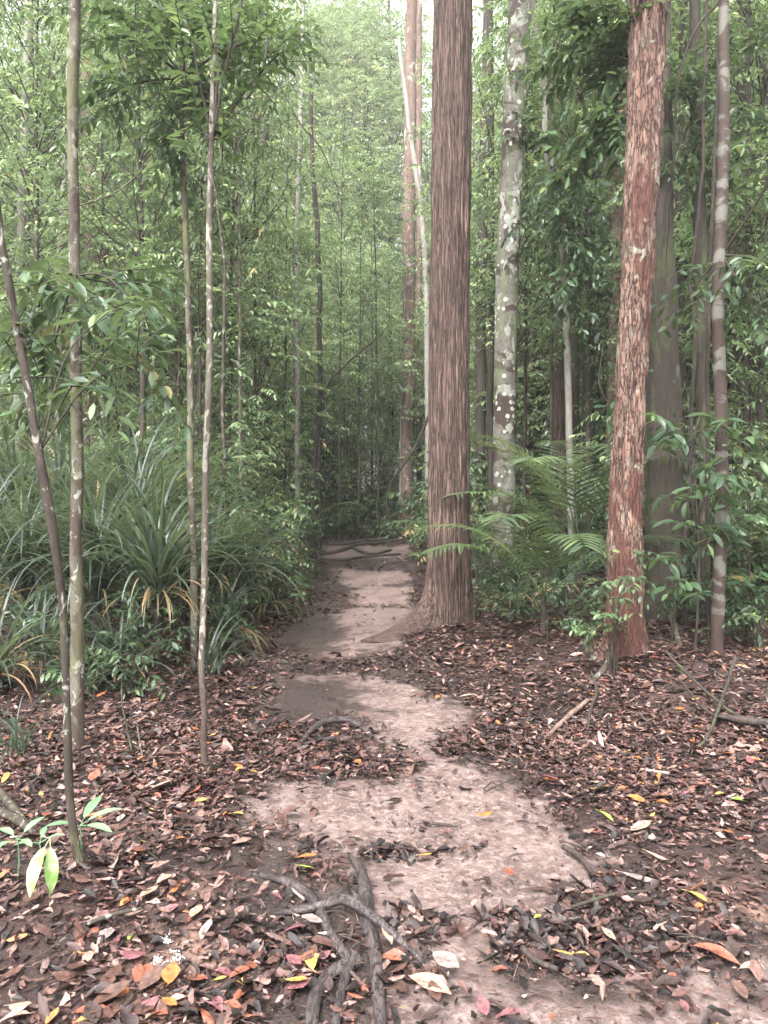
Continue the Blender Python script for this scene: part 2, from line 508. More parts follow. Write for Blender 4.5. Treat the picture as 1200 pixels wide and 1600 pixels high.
def sand_material():
    t = NT('packed_sand')
    n = t.noise(t.map((2.6, 2.6, 2.6)), 1, 6, .7)
    n2 = t.noise(t.map((26, 26, 26)), 1, 6, .75)
    g = t.noise(t.map((150, 150, 150)), 1, 3, .75)
    col = t.ramp(n, [(.33, (.045, .030, .027)), (.45, (.095, .066, .059)), (.56, (.125, .089, .081)), (.70, (.17, .125, .115))])
    col = t.mix(t.ramp(n2, [(.48, 0.), (.62, .8)]), col, (.235, .18, .168))
    col = t.mix(t.ramp(n2, [(.34, .85), (.46, 0.)]), col, (.10, .062, .054))
    col = t.mix(.55, col, t.mix(g, (.35, .35, .35), (1.65, 1.65, 1.65)), 'MULTIPLY')
    # near the camera the sand carries more orange grit
    dk = t.attr('dirt')
    dn = t.math('ADD', dk, t.math('MULTIPLY', t.math('SUBTRACT', n2, .5), 1.5))
    dd = t.mix(t.ramp(t.noise(t.map((90, 90, 90)), 1, 5, .8), [(.35, 0.), (.68, 1.)]), (.009, .007, .007), (.062, .044, .039))
    col = t.mix(t.ramp(dn, [(.30, 0.), (.80, .96)]), col, dd)
    # specks of grit and charcoal
    sp = t.vor(t.map((70, 70, 70)), 1)
    spn = t.noise(t.map((5, 5, 5), loc=(3, 3, 3)), 1, 3)
    col = t.mix(t.math('MULTIPLY', t.ramp(sp, [(.16, 1.), (.22, 0.)]), t.ramp(spn, [(.45, 0.), (.6, .8)])), col, (.06, .045, .04))
    h = t.math('ADD', n2, t.math('ADD', t.math('MULTIPLY', g, .25), t.math('MULTIPLY', sp, -.25)))
    return t.done(t.bsdf(col, t.ramp(n, [(.35, .55), (.6, .85)]), .2, t.bump(h, .9, .014)))

def axis(fine, h0, limit):
    v = [0.]; s = fine
    while v[-1] < limit:
        v.append(v[-1] + s)
        if v[-1] > h0: s *= 1.05
    return np.array(v)

STRIP = [[(330,1680),(350,1400),(372,1230),(385,1100),(415,1000),(470,940),(505,885),(490,850),(500,836),(640,836),(652,870),(655,960),(645,1010),(765,1105),(800,1200),(985,1330),(1100,1440),(1300,1480),(1300,1680)]]
xs = axis(.027, 3.6, 110)
xs = np.r_[-xs[::-1][:-1], xs]
ys = np.r_[np.linspace(-40, 1.0, 24)[:-1], 1.0 + axis(.027, 6.5, 120)]
XX, YY = np.meshgrid(xs, ys)
HH = ground_h(XX, YY)
near = (np.abs(XX) < 6) & (YY > 1.2) & (YY < 26)
sm = np.zeros(XX.shape); dm = np.zeros(XX.shape); loam = np.zeros(XX.shape)
sm[near] = mask(SAND[:6], XX[near], YY[near], .08, .26)
loam[near] = mask(SAND[6:] + [[(200,1700),(250,1420),(520,1380),(620,1450),(1250,1400),(1300,1700)]], XX[near], YY[near], .25)
st_ = np.zeros(XX.shape); st_[near] = mask(STRIP, XX[near], YY[near], .10, .35)
pale_ = sm.copy(); pale_[near] = mask(SAND[:6], XX[near], YY[near], .20, .30)
dk_ = np.zeros(XX.shape); dk_[near] = mask(DARK[:3], XX[near], YY[near], .30, .3)
dm = np.maximum(1 - pale_, dk_ * .95)
sm = np.maximum(sm, st_)
HS = HH - .02 * sm

def grid_mesh(name, X, Y, Z, keep, attrs, mat):
    ny, nx = X.shape
    idx = np.arange(ny * nx).reshape(ny, nx)
    f = np.stack([idx[:-1, :-1], idx[:-1, 1:], idx[1:, 1:], idx[1:, :-1]], -1).reshape(-1, 4)
    v = np.stack([X, Y, Z], -1).reshape(-1, 3)
    at = {k: a.ravel() for k, a in attrs.items()}
    if keep is not None:
        kf = (keep[:-1, :-1] | keep[:-1, 1:] | keep[1:, 1:] | keep[1:, :-1]).ravel()
        f = f[kf]
        used = np.unique(f)
        re = np.zeros(len(v), int); re[used] = np.arange(len(used))
        v = v[used]; f = re[f]; at = {k: a[used] for k, a in at.items()}
    m = M(); m.add(v, f)
    me = m.mesh(name, mat)
    for k, a in at.items():
        q = me.attributes.new(k, 'FLOAT', 'POINT')
        q.data.foreach_set('value', a.astype(np.float32))
    return me

tag(put('ground', grid_mesh('ground', XX, YY, HS, None, {'loam': loam}, ground_material())), kind='structure')
TZ = HS + .006 - .03 * (1 - sstep(.25, .6, sm)) + .0
tag(put('trail', grid_mesh('trail', XX, YY, TZ, (sm > .2), {'dirt': dm}, sand_material())), kind='structure')

# ------------------------------------------------------------------ leaf litter (uncountable)
def litter_material(name='litter'):
    t = NT(name)
    tc = t.attr('tint')
    pal = [(.0, (.010, .007, .007)), (.16, (.022, .012, .011)), (.32, (.040, .021, .019)), (.46, (.075, .039, .034)), (.58, (.12, .070, .060)),
           (.68, (.18, .115, .10)), (.78, (.28, .20, .175)), (.86, (.14, .052, .036)), (.92, (.30, .11, .04)), (.96, (.38, .24, .06)), (.985, (.16, .20, .05))]
    col = t.ramp(tc, pal, True)
    n = t.noise(t.map((60, 60, 60)), 1, 5, .75)
    col = t.mix(.85, col, t.mix(t.ramp(n, [(.3, 0.), (.7, 1.)]), (.15, .15, .15), (1.7, 1.6, 1.55)), 'MULTIPLY')
    return t.done(t.bsdf(col, t.ramp(n, [(.35, .25), (.65, .65)]), .4, t.bump(n, .6, .006)))
MLIT = litter_material()

rng = np.random.default_rng(7)
ROOTPX = [[(548,1338),(562,1360),(570,1400),(574,1440),(586,1500),(590,1560),(596,1625)], [(432,1424),(470,1426),(505,1424),(535,1420),(565,1438),(600,1462),(632,1480),(660,1496)],
    [(400,1362),(440,1376),(475,1394),(495,1415),(512,1450),(530,1480),(548,1505)], [(560,1500),(520,1520),(497,1548),(488,1580),(484,1630)], [(556,1498),(540,1530),(530,1570),(518,1630)],
    [(470,1160),(490,1142),(515,1132),(545,1132),(570,1142),(586,1155)], [(472,1162),(500,1158),(530,1154),(552,1158)], [(500,868),(530,862),(560,852),(600,848),(640,842)], [(495,872),(530,876),(570,871),(625,866)]]
RX = []
for poly in ROOTPX:
    g = G([p[0] for p in poly], [p[1] for p in poly])
    for a, b in zip(g[:-1], g[1:]):
        for t in np.linspace(0, 1, 8):
            RX.append((a * (1 - t) + b * t)[:2])
for q in ((245, 1502), (262, 1510), (278, 1500), (275, 1488), (262, 1474), (255, 1466), (208, 1504)):
    RX.append(G([q[0]], [q[1]])[0][:2])
RX = np.array(RX)
def near_root(x, y, r=.045):
    out = np.zeros(len(x), bool)
    q = np.where((y < 7) & (y > 1.5) & (x > -1.3) & (x < 1))[0]
    for i in range(0, len(q), 4000):
        j = q[i:i + 4000]
        d = np.hypot(x[j, None] - RX[None, :, 0], y[j, None] - RX[None, :, 1]).min(1)
        out[j] = d < r
    return out
def litter_density(x, y):
    s = mask(SAND[:6], x, y, .20, .30)
    c = fbm(x * 2.3, y * 1.6, 0, 77)
    c2 = fbm(x * 7, y * 7, 0, 79)
    d = (1 - s) * (.45 + .85 * sstep(.35, .6, c)) + s * (.020 + .4 * sstep(.66, .76, c2) * sstep(.5, .62, c))
    dark = mask(DARK[3:], x, y, .1, .2)
    d = d * (1 - .35 * mask(STRIP, x, y, .2, .35) * sstep(3, 4, y) - .25 * mask(STRIP, x, y, .2, .35))
    near_ = sstep(4.6, 3.0, y)
    d = d * (1 - near_ * .75 * sstep(.56, .40, fbm(x * 2.9, y * 2.9, 0, 91)))
    return d * (1 - .6 * dark) * np.where(near_root(x, y), .12, 1) * (1 - .45 * sstep(3.0, 2.4, y) * sstep(.2, .6, x))

def wet_zone(x, y):
    return np.maximum(sstep(1.3, .5, np.abs(x - trail_x(y))) * .8, 0)

def litter(n, y0, y1, half, smin, smax, fine, seed, m):
    rg = np.random.default_rng(seed)
    out = 0
    while out < n:
        k = 60000
        y = np.sqrt(rg.uniform(y0**2, y1**2, k))
        x = rg.uniform(-half, half, k) * (y + .8)
        d = litter_density(x, y)
        ok = rg.random(k) < d * .8
        x, y = x[ok][:n - out], y[ok][:n - out]
        k = len(x)
        w = wet_zone(x, y)
        # palette position: dark and wet close to the trail, drier and redder away from it
        u = rg.random(k)
        tint = np.interp(u, [0, .13, .34, .56, .73, .86, .94, .972, .988, .997, 1], [0, .18, .34, .47, .59, .69, .79, .87, .93, .965, .99])
        wetpick = rg.random(k) < w * .6
        tint = np.where(wetpick, rg.uniform(0, .56, k), tint)
        az = rg.uniform(0, 2 * np.pi, k)
        tilt = np.clip(rg.normal(0, .14, k), -.3, .3)
        D = np.stack([np.cos(az), np.sin(az), tilt], -1)
        N = nrm(np.stack([rg.normal(0, .22, k), rg.normal(0, .22, k), np.ones(k)], -1))
        L = rg.uniform(smin, smax, k) * np.where(rg.random(k) < .12, 1.7, 1) * np.where(rg.random(k) < .3, .55, 1)
        P = np.stack([x, y, ground_h(x, y) + rg.uniform(.001, .013, k) * np.where(rg.random(k) < .15, 1.6, 1)], -1)
        P[:, 2] -= np.minimum(tilt, 0) * L
        leaves(m, P, D, N, L, L * rg.uniform(.18, .52, k), tint, bend=np.clip(rg.normal(.04, .22, k), -.35, .4), fold=rg.normal(.12, .45, k), fine=fine, jit=.45)
        out += k
m = M()
litter(56000, 1.75, 5.2, .66, .020, .074, True, 1, m)
litter(85000, 5.0, 13, .64, .04, .085, False, 2, m)
litter(36000, 12.5, 30, .62, .07, .15, False, 3, m)
tag(put('leaf_litter', m.mesh('leaf_litter', MLIT)), 'thick litter of brown and reddish dead leaves on the forest floor', 'leaf litter', kind='stuff')

def debris():
    rg = np.random.default_rng(44)
    m = M()
    n = 60000
    y = np.sqrt(rg.uniform(1.7**2, 8.5**2, n)); x = rg.uniform(-.62, .62, n) * (y + .6)
    s_ = mask(SAND[:6], x, y, .10, .2)
    keep = rg.random(n) < np.where(s_ > .5, .10 + .45 * sstep(.55, .7, fbm(x * 4, y * 4, 0, 93)), .9)
    x, y, s_ = x[keep], y[keep], s_[keep]; n = len(x)
    P = np.stack([x, y, ground_h(x, y) + np.where(s_ > .5, -.013, .0) + rg.uniform(.001, .008, n)], -1)
    az = rg.uniform(0, 6.28, n)
    tw = rg.random(n) < .3
    L = np.where(tw, rg.uniform(.02, .07, n), rg.uniform(.006, .022, n))
    Wd = np.where(tw, rg.uniform(.0015, .003, n), L * rg.uniform(.3, .9, n))
    t_ = np.where(rg.random(n) < .7, rg.uniform(0, .5, n), rg.uniform(.5, .85, n))
    leaves(m, P, np.stack([np.cos(az), np.sin(az), rg.normal(0, .15, n)], -1), nrm(rg.normal(0, .3, (n, 3)) + [0, 0, 1]), L, Wd, t_, bend=rg.normal(0, .2, n), fold=rg.normal(0, .4, n))
    return m.mesh('leaf_crumbs', MLIT)
tag(put('leaf_crumbs', debris()), 'crumbled leaf bits and tiny twigs strewn over soil and sand', 'leaf crumbs', kind='stuff')

# ------------------------------------------------------------------ fallen leaves one can pick out
def leaf_mat(name, c1, c2, rough=.4):
    t = NT(name)
    n = t.noise(t.map((28, 28, 28)), 1, 4, .65)
    v = t.noise(t.map((9, 60, 9)), 1, 2)
    col = t.mix(t.ramp(n, [(.38, 0.), (.62, 1.)]), c1, c2)
    n9 = t.noise(t.map((6, 6, 6)), 1, 5, .7)
    col = t.mix(.8, col, t.mix(t.ramp(n9, [(.35, 0.), (.65, 1.)]), (.35, .33, .33), (1.5, 1.5, 1.5)), 'MULTIPLY')
    col = t.mix(.35, col, t.mix(v, (.5, .5, .5), (1.5, 1.5, 1.5)), 'MULTIPLY')
    return t.done(t.bsdf(col, rough, .5, t.bump(n, .35, .004)))
LM = {
    'brown': leaf_mat('leaf_brown', (.055, .027, .022), (.10, .055, .042)),
    'dark brown': leaf_mat('leaf_dark', (.024, .017, .016), (.055, .036, .032), .28),
    'tan': leaf_mat('leaf_tan', (.21, .13, .098), (.30, .20, .155)),
    'pale grey': leaf_mat('leaf_grey', (.12, .09, .085), (.22, .175, .16)),
    'rust red': leaf_mat('leaf_rust', (.13, .042, .028), (.20, .075, .045)),
    'orange': leaf_mat('leaf_orange', (.34, .125, .035), (.24, .08, .03)),
    'yellow': leaf_mat('leaf_yellow', (.38, .27, .065), (.30, .19, .06)),
    'lime green': leaf_mat('leaf_lime', (.22, .32, .05), (.15, .22, .05)),
    'purple brown': leaf_mat('leaf_purple', (.10, .035, .045), (.17, .075, .075)),
}
LEAFSHAPE = []
for k in range(7):
    mm = M()
    rg = np.random.default_rng(100 + k)
    w = [.42, .5, .36, .58, .3, .46, .62][k]
    leaves(mm, np.array([[-.5, 0, .02]]), np.array([[1., 0, 0.02]]), np.array([[0, 0, 1.]]), np.array([1.]), np.array([w]), .5,
           bend=[.12, -.15, .22, -.08, .1, .3, -.2][k], fold=[.35, -.25, .6, .2, -.5, .4, .25][k], fine=True, jit=.22)
    # stalk
    tube(mm, [(-.68, .03 * (k - 3), .03, .008), (-.5, 0, .02, .012), (0, 0, .02 + .0, .01)], seg=4, step=.2, cap=False)
    LEAFSHAPE.append(mm)
leafmeshes = {}
def fallen(px, py, length_px, ang, colour, shape, label, group=None, up=.012):
    g = G([px], [py])[0]
    L = length_px * g[1] / F
    key = (shape, colour)
    if key not in leafmeshes:
        leafmeshes[key] = LEAFSHAPE[shape].mesh('fallen_leaf', LM[colour])
    o = put('fallen_leaf', leafmeshes[key], None, (g[0], g[1], g[2] + up))
    o.scale = (L, L, L)
    o.rotation_euler = (random.uniform(-.25, .25), random.uniform(-.2, .2), R(ang))
    tag(o, label, 'leaf', group)
    return o
random.seed(5)
SPECIAL = [
    (756, 1281, 30, 20, 'orange', 1, 'orange fallen leaf lying alone on the bare pink sand of the trail'),
    (795, 1374, 30, 95, 'rust red', 3, 'bright rust red leaf lying on bare sand right of mid trail'),
    (726, 1393, 24, 100, 'dark brown', 1, 'small dark leaf on bare sand left of the bright rust red leaf'),
    (741, 1422, 18, 70, 'tan', 3, 'small tan leaf on bare sand below the small dark leaf'),
    (697, 1515, 58, -50, 'pale grey', 3, 'large grey green leaf lying on sand at the end of the crossing root'),
    (672, 1550, 84, -42, 'tan', 0, 'long pale yellowish leaf below the large grey green leaf'),
    (175, 1572, 64, 30, 'brown', 6, 'broad flat brown leaf at the bottom left below the white crumbs'),
    (208, 1504, 52, -20, 'purple brown', 1, 'curled purple leaf touching the white crumbly patch'),
    (463, 1462, 44, 25, 'purple brown', 0, 'curled purple leaf left of the forked roots'),
    (232, 1408, 36, 60, 'tan', 6, 'tan leaf with a dark hole on soil right of the leaning sapling foot'),
    (258, 1382, 34, 55, 'tan', 0, 'narrow pinkish tan leaf upper right of the tan leaf with a hole'),
    (147, 1222, 28, 80, 'rust red', 6, 'crumpled red leaf beside the foot of the straight pale stem'),
    (1002, 1303, 38, 10, 'tan', 6, 'round tan leaf on litter at the right edge of the sand'),
    (941, 1241, 30, 15, 'yellow', 6, 'mottled yellow leaf above the round tan leaf'),
    (1090, 1411, 44, -65, 'yellow', 0, 'two tone yellow leaf lying near the lower right edge of litter'),
    (1157, 1258, 30, 10, 'lime green', 0, 'lime green leaf lying on reddish soil at the far right'),
    (948, 1283, 30, -55, 'lime green', 0, 'fresh green leaf below the mottled yellow leaf'),
    (840, 1443, 16, 40, 'lime green', 3, 'tiny lime green leaf at the tip of the dark leaf heap'),
    (884, 1499, 32, 5, 'yellow', 4, 'slim yellow leaf lying on the dark leaf heap'),
    (1028, 1345, 36, -20, 'tan', 4, 'rolled tan leaf right of the sand'),
    (314, 1259, 20, 5, 'yellow', 3, 'small yellow leaf on dark soil below the dark stem'),
    (372, 1279, 24, -15, 'yellow', 0, 'yellow leaf on dark soil toward the trail from the dark stem'),
    (252, 1237, 44, 25, 'tan', 3, 'large dull tan leaf left of the dark stem foot'),
    (481, 1349, 32, 10, 'orange', 3, 'orange brown leaf beside the upper end of the left root'),
    (478, 1362, 24, 5, 'lime green', 4, 'small yellow green leaf just below the orange brown leaf'),
    (345, 1543, 20, 10, 'yellow', 3, 'tiny bright yellow leaf among dark wet leaves at the bottom'),
    (365, 1582, 36, -20, 'rust red', 0, 'glossy orange red leaf at the very bottom left of the roots'),
    (487, 1512, 54, 100, 'yellow', 0, 'pale ochre leaf standing along the left side of the forked root'),
    (1120, 1500, 78, -45, 'rust red', 2, 'large torn rusty leaf on pink soil near the lower right corner'),
    (1172, 1521, 34, 5, 'tan', 0, 'pale tan leaf right of the large torn rusty leaf'),
    (900, 1345, 1, 0, 'brown', 0, None),
    (640, 1332, 40, 5, 'dark brown', 2, 'curled wet dark leaf in the small heap on mid trail'),
    (665, 1343, 30, 40, 'yellow', 4, 'narrow yellow leaf edge sticking out of the small trail heap'),
    (1075, 1345, 50, 70, 'dark brown', 2, 'large upright dark curled leaf on soil at the right'),
    (383, 1447, 56, -60, 'pale grey', 6, 'large triangular greyish leaf left of the purple leaf by the roots'),
    (240, 1598, 40, 70, 'tan', 5, 'small tan leaf cut by the bottom edge beside the broad brown leaf'),
    (275, 1535, 1, 0, 'tan', 0, None),
    (605, 1470, 46, -70, 'tan', 0, 'light tan leaf lying between the two roots'),
    (1000, 1378, 60, 5, 'pale grey', 4, 'long pale grey blade lying above the dark leaf heap'),
    (990, 1303, 1, 0, 'tan', 0, None),
]
for a in SPECIAL:
    if a[6]: fallen(*a[:6], label=a[6], up=.026)
# the rest of the leaves that show largest, told apart only by colour and where they lie
def side_word(px, py):
    c = 600 + 260 * (py - 1150) / 450
    return 'left of the trail' if px < c else 'right of the trail'
done = 0
rg = np.random.default_rng(55)
cols = ['brown', 'dark brown', 'tan', 'pale grey', 'rust red', 'orange', 'yellow', 'purple brown', 'lime green']
pr = np.array([.36, .24, .07, .04, .13, .04, .03, .085, .005])
while done < 235:
    k = 200
    px = rg.uniform(5, 1195, k); py = 1600 - 420 * rg.random(k)**1.35
    P = G(px, py)
    d = litter_density(P[:, 0], P[:, 1])
    for i in range(k):
        if done >= 235: break
        if rg.random() > d[i] + .03: continue
        onsand = d[i] < .2
        c = cols[rg.choice(len(cols), p=pr)]
        lab = f'{c} fallen leaf lying on the bare sand of the trail' if onsand else f'{c} fallen leaf in the litter {side_word(px[i], py[i])}'
        size = rg.uniform(.055, .10) * (.6 if onsand else 1)
        fallen(px[i], py[i], size / P[i, 1] * F, rg.uniform(0, 360), c, int(rg.integers(7)), lab,
               group=(f'{c} leaves on the bare sand' if onsand else f'{c} leaves in the litter {side_word(px[i], py[i])}'), up=.02)
        done += 1

# ------------------------------------------------------------------ bark materials
B_RIDGE = bark('ridged_bark', (.108, .068, .055), (.175, .116, .098), (.026, .017, .014), (72, 72, 2.0), 1.3, lichen=(.34, .29, .26), lich=(.68, .74), lsc=(3, 3, 1.5), bump_=.9, bd=.012,
               moss=None)
B_RED = bark('flaky_red_bark', (.112, .064, .049), (.178, .114, .090), (.03, .014, .011), (30, 30, 6), .7, plates=(22, 22, 7), lichen=(.21, .20, .155), lich=(.64, .655), lsc=(7, 7, 5), patch=(.075, .032, .025), pat=(.56, .60), psc=(2.6, 2.6, .9), bump_=1., bd=.014)
B_LICH = bark('lichen_bark', (.090, .082, .070), (.135, .124, .108), (.04, .032, .025), (14, 14, 9), .3, lichen=(.25, .255, .22), lich=(.56, .575), lsc=(5, 5, 3.2), patch=(.04, .028, .024), pat=(.505, .525), psc=(1.7, 1.7, 2.6), moss=(.10, .12, .06), bump_=.5, bd=.005, spots=((.33, .34, .29), 9))
B_GREY = bark('mossy_grey_bark', (.024, .019, .015), (.047, .038, .031), (.03, .024, .02), (20, 20, 4), .4, lichen=(.11, .105, .09), lich=(.62, .68), lsc=(5, 5, 2), patch=(.045, .035, .03), pat=(.56, .64), psc=(2.5, 2.5, 1.6), moss=(.055, .065, .03), bump_=.6, bd=.008)
B_BAND = bark('banded_bark', (.034, .023, .019), (.052, .036, .030), (.02, .014, .012), (26, 26, 16), .3, lichen=(.13, .125, .108), lich=(.51, .56), lsc=(2.4, 2.4, 4.2), bump_=.3, bd=.004)
B_PALE = bark('pale_mossy_bark', (.062, .055, .040), (.105, .096, .075), (.04, .03, .025), (40, 40, 20), .3, lichen=(.25, .25, .21), lich=(.60, .615), lsc=(16, 16, 11), patch=(.045, .032, .026), pat=(.51, .54), psc=(9, 9, 5.5), moss=(.085, .092, .040), bump_=.3, bd=.003)
B_STEM = bark('mottled_stem_bark', (.024, .019, .015), (.048, .038, .030), (.03, .022, .018), (60, 60, 30), .4, lichen=(.21, .205, .175), lich=(.585, .62), lsc=(22, 22, 12), patch=(.065, .065, .035), pat=(.6, .66), psc=(12, 12, 5), bump_=.4, bd=.003)
B_DARK = bark('dark_bark', (.030, .023, .020), (.052, .040, .034), (.018, .014, .013), (40, 40, 8), .5, bump_=.5, bd=.004)
B_PINK = bark('pinkish_bark', (.12, .078, .065), (.18, .128, .108), (.07, .04, .03), (16, 16, 3), .5, lichen=(.38, .33, .29), lich=(.6, .66), lsc=(3, 3, 2), bump_=.6, bd=.01)
B_WHITE = bark('whitish_bark', (.17, .16, .14), (.24, .23, .21), (.15, .12, .10), (18, 18, 6), .3, patch=(.16, .13, .11), pat=(.56, .62), psc=(4, 4, 2.5), bump_=.3, bd=.004)
B_ROOT = bark('root_bark', (.040, .032, .032), (.078, .063, .061), (.012, .010, .010), (70, 22, 60), .5, bump_=.8, bd=.004, rough=.55)

# foliage materials
F_MID = foliage('canopy_leaves', [(0, (.042, .066, .036)), (.4, (.135, .19, .105)), (.7, (.26, .34, .17)), (.95, (.38, .46, .22)), (1, (.42, .24, .12))], .36, .5, .45)
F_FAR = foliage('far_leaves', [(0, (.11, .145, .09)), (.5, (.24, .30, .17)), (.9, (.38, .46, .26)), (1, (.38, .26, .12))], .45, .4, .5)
F_GLOSS = foliage('glossy_leaves', [(0, (.016, .032, .017)), (.5, (.036, .068, .034)), (.9, (.10, .16, .06)), (1, (.35, .20, .10))], .42, .4, .3)
F_BRIGHT = foliage('bright_leaves', [(0, (.020, .036, .018)), (.5, (.045, .078, .036)), (.9, (.13, .19, .07)), (1, (.3, .26, .06))], .35, .45, .42, (.13, .19, .06))
F_STRAP = foliage('strap_leaves', [(0, (.013, .020, .016)), (.5, (.036, .053, .041)), (.85, (.095, .12, .09)), (.93, (.20, .15, .08)), (1, (.30, .19, .11))], .4, .45, .3)
F_PALM = foliage('palm_leaves', [(0, (.016, .028, .017)), (.5, (.034, .056, .032)), (1, (.15, .20, .06))], .48, .3, .3)
M_TWIG = B_DARK

def trunk_thing(name, label, pts, mat, seg=20, step=.1, rough=.03, disp=None, wig=0., cat='tree', group=None, seed=1, root=None):
    """pts: rows (px, py, width_px, depth); the first is the foot"""
    rows = []
    for px, py, w, d in pts:
        p = W(px, py, d)
        rows.append((*p, w * d / F * .5))
    base = np.array(rows[0][:3])
    # set the foot a little into the ground
    gz = float(ground_h(base[0], base[1]))
    rows.insert(0, (rows[0][0], rows[0][1], gz - .5, rows[0][3] * 1.05)) if rows[0][2] > gz - .1 else None
    o = thing(name, label, cat, (base[0], base[1], gz), group)
    m = M()
    tube(m, rows, seg=seg, step=step, rough=rough, disp=disp, wig=wig, seed=seed)
    put('trunk', m.mesh('trunk', mat, (base[0], base[1], gz)), o)
    return o, np.array(rows)

def part_mesh(o, name, m, mat):
    return put(name, m.mesh(name, mat, tuple(o.location)), o)

# ---- the big ridged tree beside the trail
def ridge_disp(th, z, r):
    c, s = np.cos(th) * 5.2, np.sin(th) * 5.2
    w = 1.6 * (vn(c * .5, s * .5, z * 1.4, 4) - .5)
    a = vn(c * 2.2 + w, s * 2.2 + w, z * 1.1, 1)
    b = vn(c * 4.2 + w * 2, s * 4.2, z * 2.3, 2)
    k = vn(c * 3, s * 3, z * 9, 6)
    rid = np.minimum(np.abs(a - .5) * 3.2, 1)**.6 * .020 + np.minimum(np.abs(b - .5) * 3, 1)**.6 * .014 + (k - .5) * .003
    z0 = z - .02
    flare = .82 * np.exp(-np.maximum(z0, 0) / .23) * np.maximum(0, np.cos(th - FL0))**14
    flare = flare + .07 * np.exp(-np.maximum(z0, 0) / .30) * (.5 + .5 * np.cos(3 * th + 1.2))
    flare = flare + .16 * np.exp(-np.maximum(z0, 0) / .2) * np.maximum(0, np.cos(th - .4))**6
    return rid * (1 - .75 * np.minimum(1, flare / .12)) + flare - .008
FL0 = math.pi * 1.10
big, rows = trunk_thing('forest_tree', 'largest tree with vertically ridged reddish brown bark standing right beside the trail',
    [(703, 992, 66, 8.9), (702, 900, 62, 8.9), (701, 800, 60, 8.9), (702, 530, 58, 8.9), (705, 270, 57, 8.9), (708, 0, 56, 8.9), (711, -400, 52, 8.9), (714, -1100, 40, 8.9)],
    B_RIDGE, seg=240, step=.028, rough=.02, disp=ridge_disp)
top_big = rows[-1][:3]

# ---- flaky red tree
def flake_disp(th, z, r):
    c, s = np.cos(th) * 4.5, np.sin(th) * 4.5
    a = vn(c * 1.6, s * 1.6, z * 5, 11); b = vn(c * 4, s * 4, z * 12, 12)
    st = np.floor(a * 6) / 6
    z0 = z - .10
    fl = .30 * np.exp(-np.maximum(z0, 0) / .16) * np.maximum(0, np.cos(th - 3.3))**8 + .10 * np.exp(-np.maximum(z0, 0) / .3) * np.maximum(0, np.cos(th - .1))**3
    return st * .030 + (b - .5) * .009 - .014 + fl
red, _ = trunk_thing('forest_tree', 'tree with flaking orange red bark and pale lichen blotches, a leafy shrub at its foot',
    [(978, 1062, 58, 6.7), (977, 1000, 54, 6.7), (976, 930, 52, 6.7), (978, 800, 50, 6.7), (984, 650, 47, 6.7), (990, 530, 46, 6.7), (1000, 350, 50, 6.7), (1008, 150, 54, 6.75), (1013, 0, 54, 6.8), (1020, -400, 48, 6.9), (1030, -1000, 34, 7)],
    B_RED, seg=130, step=.03, rough=.04, disp=flake_disp)
# ---- lichen covered tree
def soft_disp(th, z, r):
    c, s = np.cos(th) * 2, np.sin(th) * 2
    return (fbm(c, s, z * 2.5, 31) - .5) * .03 + .10 * np.exp(-np.maximum(z - .1, 0) / .2) * (.5 + .5 * np.cos(4 * th))
lich, _ = trunk_thing('forest_tree', 'pale trunk blotched with white lichen and dark patches right of the largest tree',
    [(787, 935, 38, 11), (787, 850, 36, 11), (788, 700, 34, 11), (791, 500, 34, 11), (797, 320, 35, 11), (804, 170, 35, 11), (812, 10, 34, 11), (822, -250, 30, 11), (840, -800, 24, 11)],
    B_LICH, seg=40, step=.06, rough=.05, disp=soft_disp)
# ---- grey mossy tree behind the red one
def grey_disp(th, z, r):
    c, s = np.cos(th) * 2, np.sin(th) * 2
    z0 = np.maximum(z - .1, 0)
    return (fbm(c, s, z * 1.5, 41) - .5) * .05 + .22 * np.exp(-z0 / .25) * np.maximum(0, np.cos(th - .1))**4 + .08 * np.exp(-z0 / .4) * np.maximum(0, np.cos(th - 2.6))**2
grey, _ = trunk_thing('forest_tree', 'thick dark grey mossy trunk directly behind and right of the flaking red tree',
    [(1041, 1005, 60, 8.6), (1040, 900, 57, 8.6), (1038, 750, 54, 8.6), (1036, 530, 46, 8.6), (1033, 350, 36, 8.65), (1032, 180, 32, 8.7), (1035, 0, 28, 8.8), (1042, -500, 22, 9)],
    B_GREY, seg=48, step=.06, rough=.05, disp=grey_disp)
